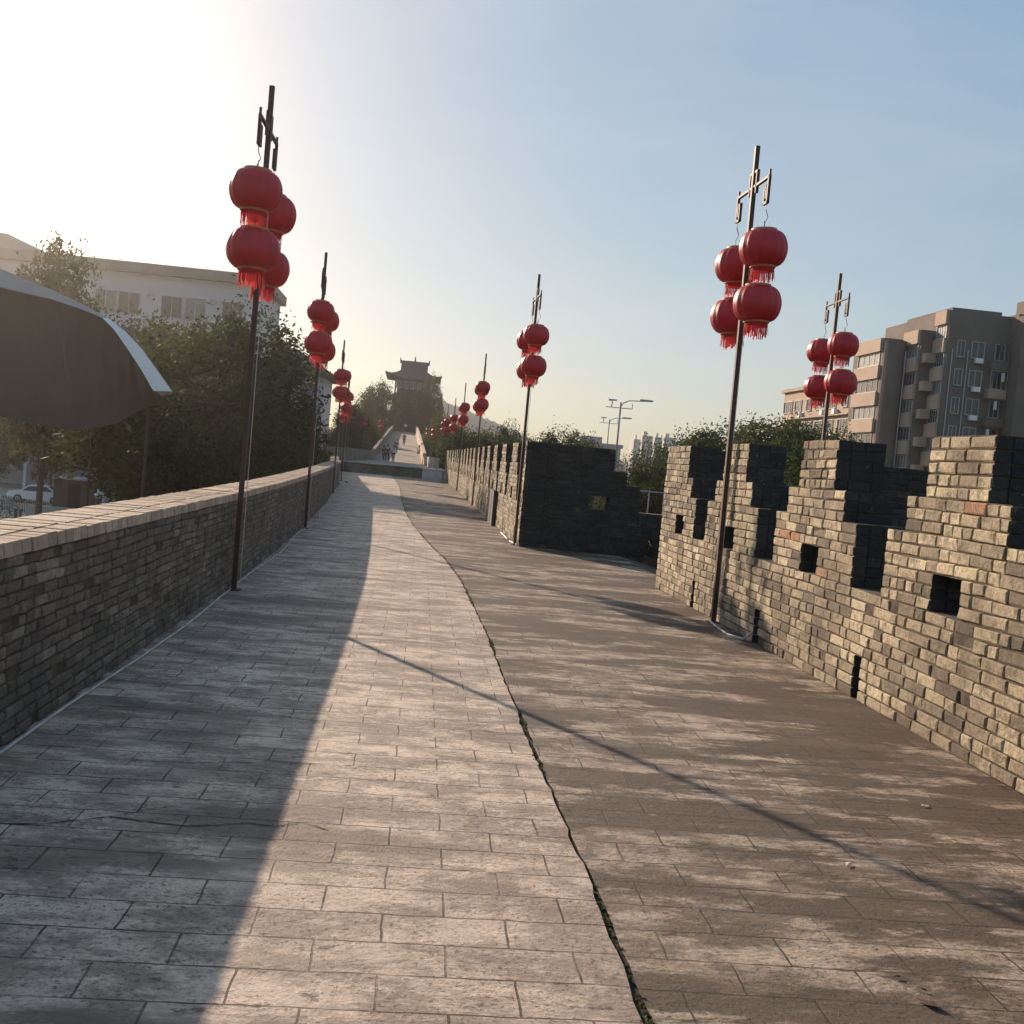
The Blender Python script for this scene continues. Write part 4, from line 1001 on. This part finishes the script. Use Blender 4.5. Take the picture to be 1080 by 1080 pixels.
# ------------------------------------------------------------------ people on the platform
def limb_mesh(pts, name, mat, parent, smooth=True):
    """one continuous skinned figure; pts = list of (a, b) joint edges with radii"""
    verts, edges, rad = pts
    me = bpy.data.meshes.new(name); me.from_pydata(verts, edges, []); o = bpy.data.objects.new(name, me); COL.objects.link(o)
    md = o.modifiers.new('s', 'SKIN'); sv = me.skin_vertices[0].data
    for i, r_ in enumerate(rad): sv[i].radius = r_ if isinstance(r_, tuple) else (r_, r_)
    sv[0].use_root = True
    ms = o.modifiers.new('u', 'SUBSURF'); ms.levels = 1; ms.render_levels = 1
    dg = bpy.context.evaluated_depsgraph_get(); m2 = bpy.data.meshes.new_from_object(o.evaluated_get(dg)); m2.materials.clear(); m2.materials.append(mat)
    o.modifiers.clear(); o.data = m2; o.name = name
    for f in m2.polygons: f.use_smooth = True
    o.parent = parent; return o
def person(x, y, z, rz, top, legs, label, stride=.18, h=1.7, back=True):
    t = tag(empty('person', (x,y,z), rz), label, 'person'); k = h/1.7
    V = [(0,0,.93),(0,0,1.1),(0,0,1.33),(0,.0,1.46),(0,.02,1.6),(.1,0,.86),(.1,stride,.5),(.1,stride*.7,.08),(.1,stride*.7+.12,.05),(-.1,0,.86),(-.1,-stride*.4,.48),(-.1,-stride*1.4,.1),(-.1,-stride*1.3+.12,.05),(.2,0,1.38),(.25,-.05,1.1),(.24,.04,.86),(-.2,0,1.38),(-.25,.05,1.1),(-.24,.12,.87)]
    V = [(a*k,b_*k,c*k) for a,b_,c in V]
    E = [(0,1),(1,2),(2,3),(3,4),(0,5),(5,6),(6,7),(7,8),(0,9),(9,10),(10,11),(11,12),(2,13),(13,14),(14,15),(2,16),(16,17),(17,18)]
    Rr = [(.15,.11),(.13,.1),(.16,.11),.055,(.085,.1),.085,.06,.045,.035,.085,.06,.045,.035,.055,.042,.032,.055,.042,.032]
    limb_mesh((V,E,Rr), 'body', M['skin'], t)
    V2 = V[:3]+[V[13],V[14],V[16],V[17]]; limb_mesh((V2,[(0,1),(1,2),(2,3),(3,4),(2,5),(5,6)],[(.17,.13),(.155,.125),(.175,.13),.07,.055,.07,.055]), 'jacket', M[top], t)
    V3 = [V[0],V[5],V[6],V[7],V[9],V[10],V[11]]; limb_mesh((V3,[(0,1),(1,2),(2,3),(0,4),(4,5),(5,6)],[(.16,.12),.1,.075,.06,.1,.075,.06]), 'trousers', M[legs], t)
    hm = MB(); hm.lathe([(.02,.0),(.095,.02),(.112,.09),(.09,.16),(.02,.19)], 12, (0,0,1.555*k)); hm.build('hair', M['hair'], t, True)
    return t
pp = at(410.5,487,108)
person(pp.x-.25,108,.62,R(-10),'cloth_dark','cloth_dark','person in dark clothes walking, left of a pair on the raised platform')
person(pp.x+.35,108.4,.62,R(10),'cloth_white','cloth_blue','person in white top and blue trousers walking, right of the pair on the raised platform')
person(at(404,487,112).x,112,.62,R(30),'cloth_dark','cloth_blue','bending person in dark clothes left of the walking pair',h=1.55)
person(at(418,470,132).x,132,1.55,0,'cloth_dark','cloth_dark','lone dark figure at the foot of the ramp')
person(at(426,467,150).x,150,2.75,0,'cloth_red','cloth_dark','small figure in maroon half way up the ramp')
person(at(427.5,452,188).x,188,5.3,0,'cloth_white','cloth_dark','tiny figure in white at the top of the ramp')

# ------------------------------------------------------------------ small litter on the paving
def leaf_thing(px, py, s_, mat, label, seed, cat='leaf', name='fallen_leaf'):
    rn = random.Random(seed); x, y = gp(px, py); mb = MB(); n = 8; v = []
    for i in range(n):
        a = i/n*6.28; rr_ = s_*(1 if i % 2 == 0 else .65)*rn.uniform(.8,1.1); v.append((math.cos(a)*rr_*1.5, math.sin(a)*rr_*.7, .003+.15*s_*max(0, math.cos(a+seed))))
    v.append((0,0,.008)); mb.add(v, [(i, (i+1) % n, n) for i in range(n)]); o = mb.build(name, mat, None, False, (x, y, .004)); o.rotation_euler = (0,0,rn.uniform(-1,1)); tag(o, label, cat); return o
leaf_thing(981,1061,.035,M['dryleaf'],'large dark dry leaf on the paving at lower right',1)
leaf_thing(946,1032,.012,M['dryleaf'],'small dark leaf fragment above the large dry leaf',2)
leaf_thing(974,1046,.01,M['dryleaf'],'tiny dark fragment directly above the large dry leaf',3)
leaf_thing(975,851,.03,M['paper'],'pale scrap lying on the dark paving near the right wall',4,'litter','litter_scrap')
leaf_thing(895,913,.022,M['paper'],'pale scrap beside the thin pole shadow at right',5,'litter','litter_scrap')
leaf_thing(1057,831,.02,M['dryleaf'],'small brown leaf by the foot of the near battlement',6)

# ------------------------------------------------------------------ haze
mb = MB(); mb.box((-1000,-320,-6),(1000,1040,75)); hz = mb.mesh('haze', []) if False else None
t = bpy.data.materials.new('haze'); t.use_nodes = True; tn = t.node_tree
for nd in list(tn.nodes):
    if nd.type == 'BSDF_PRINCIPLED': tn.nodes.remove(nd)
pv = tn.nodes.new('ShaderNodeVolumePrincipled'); pv.inputs['Color'].default_value = (1,.96,.92,1); pv.inputs['Density'].default_value = .0004; pv.inputs['Anisotropy'].default_value = .85
tn.links.new(pv.outputs[0], [n for n in tn.nodes if n.type == 'OUTPUT_MATERIAL'][0].inputs['Volume'])
ho = mb.build('haze', t); tag(ho, kind='stuff')
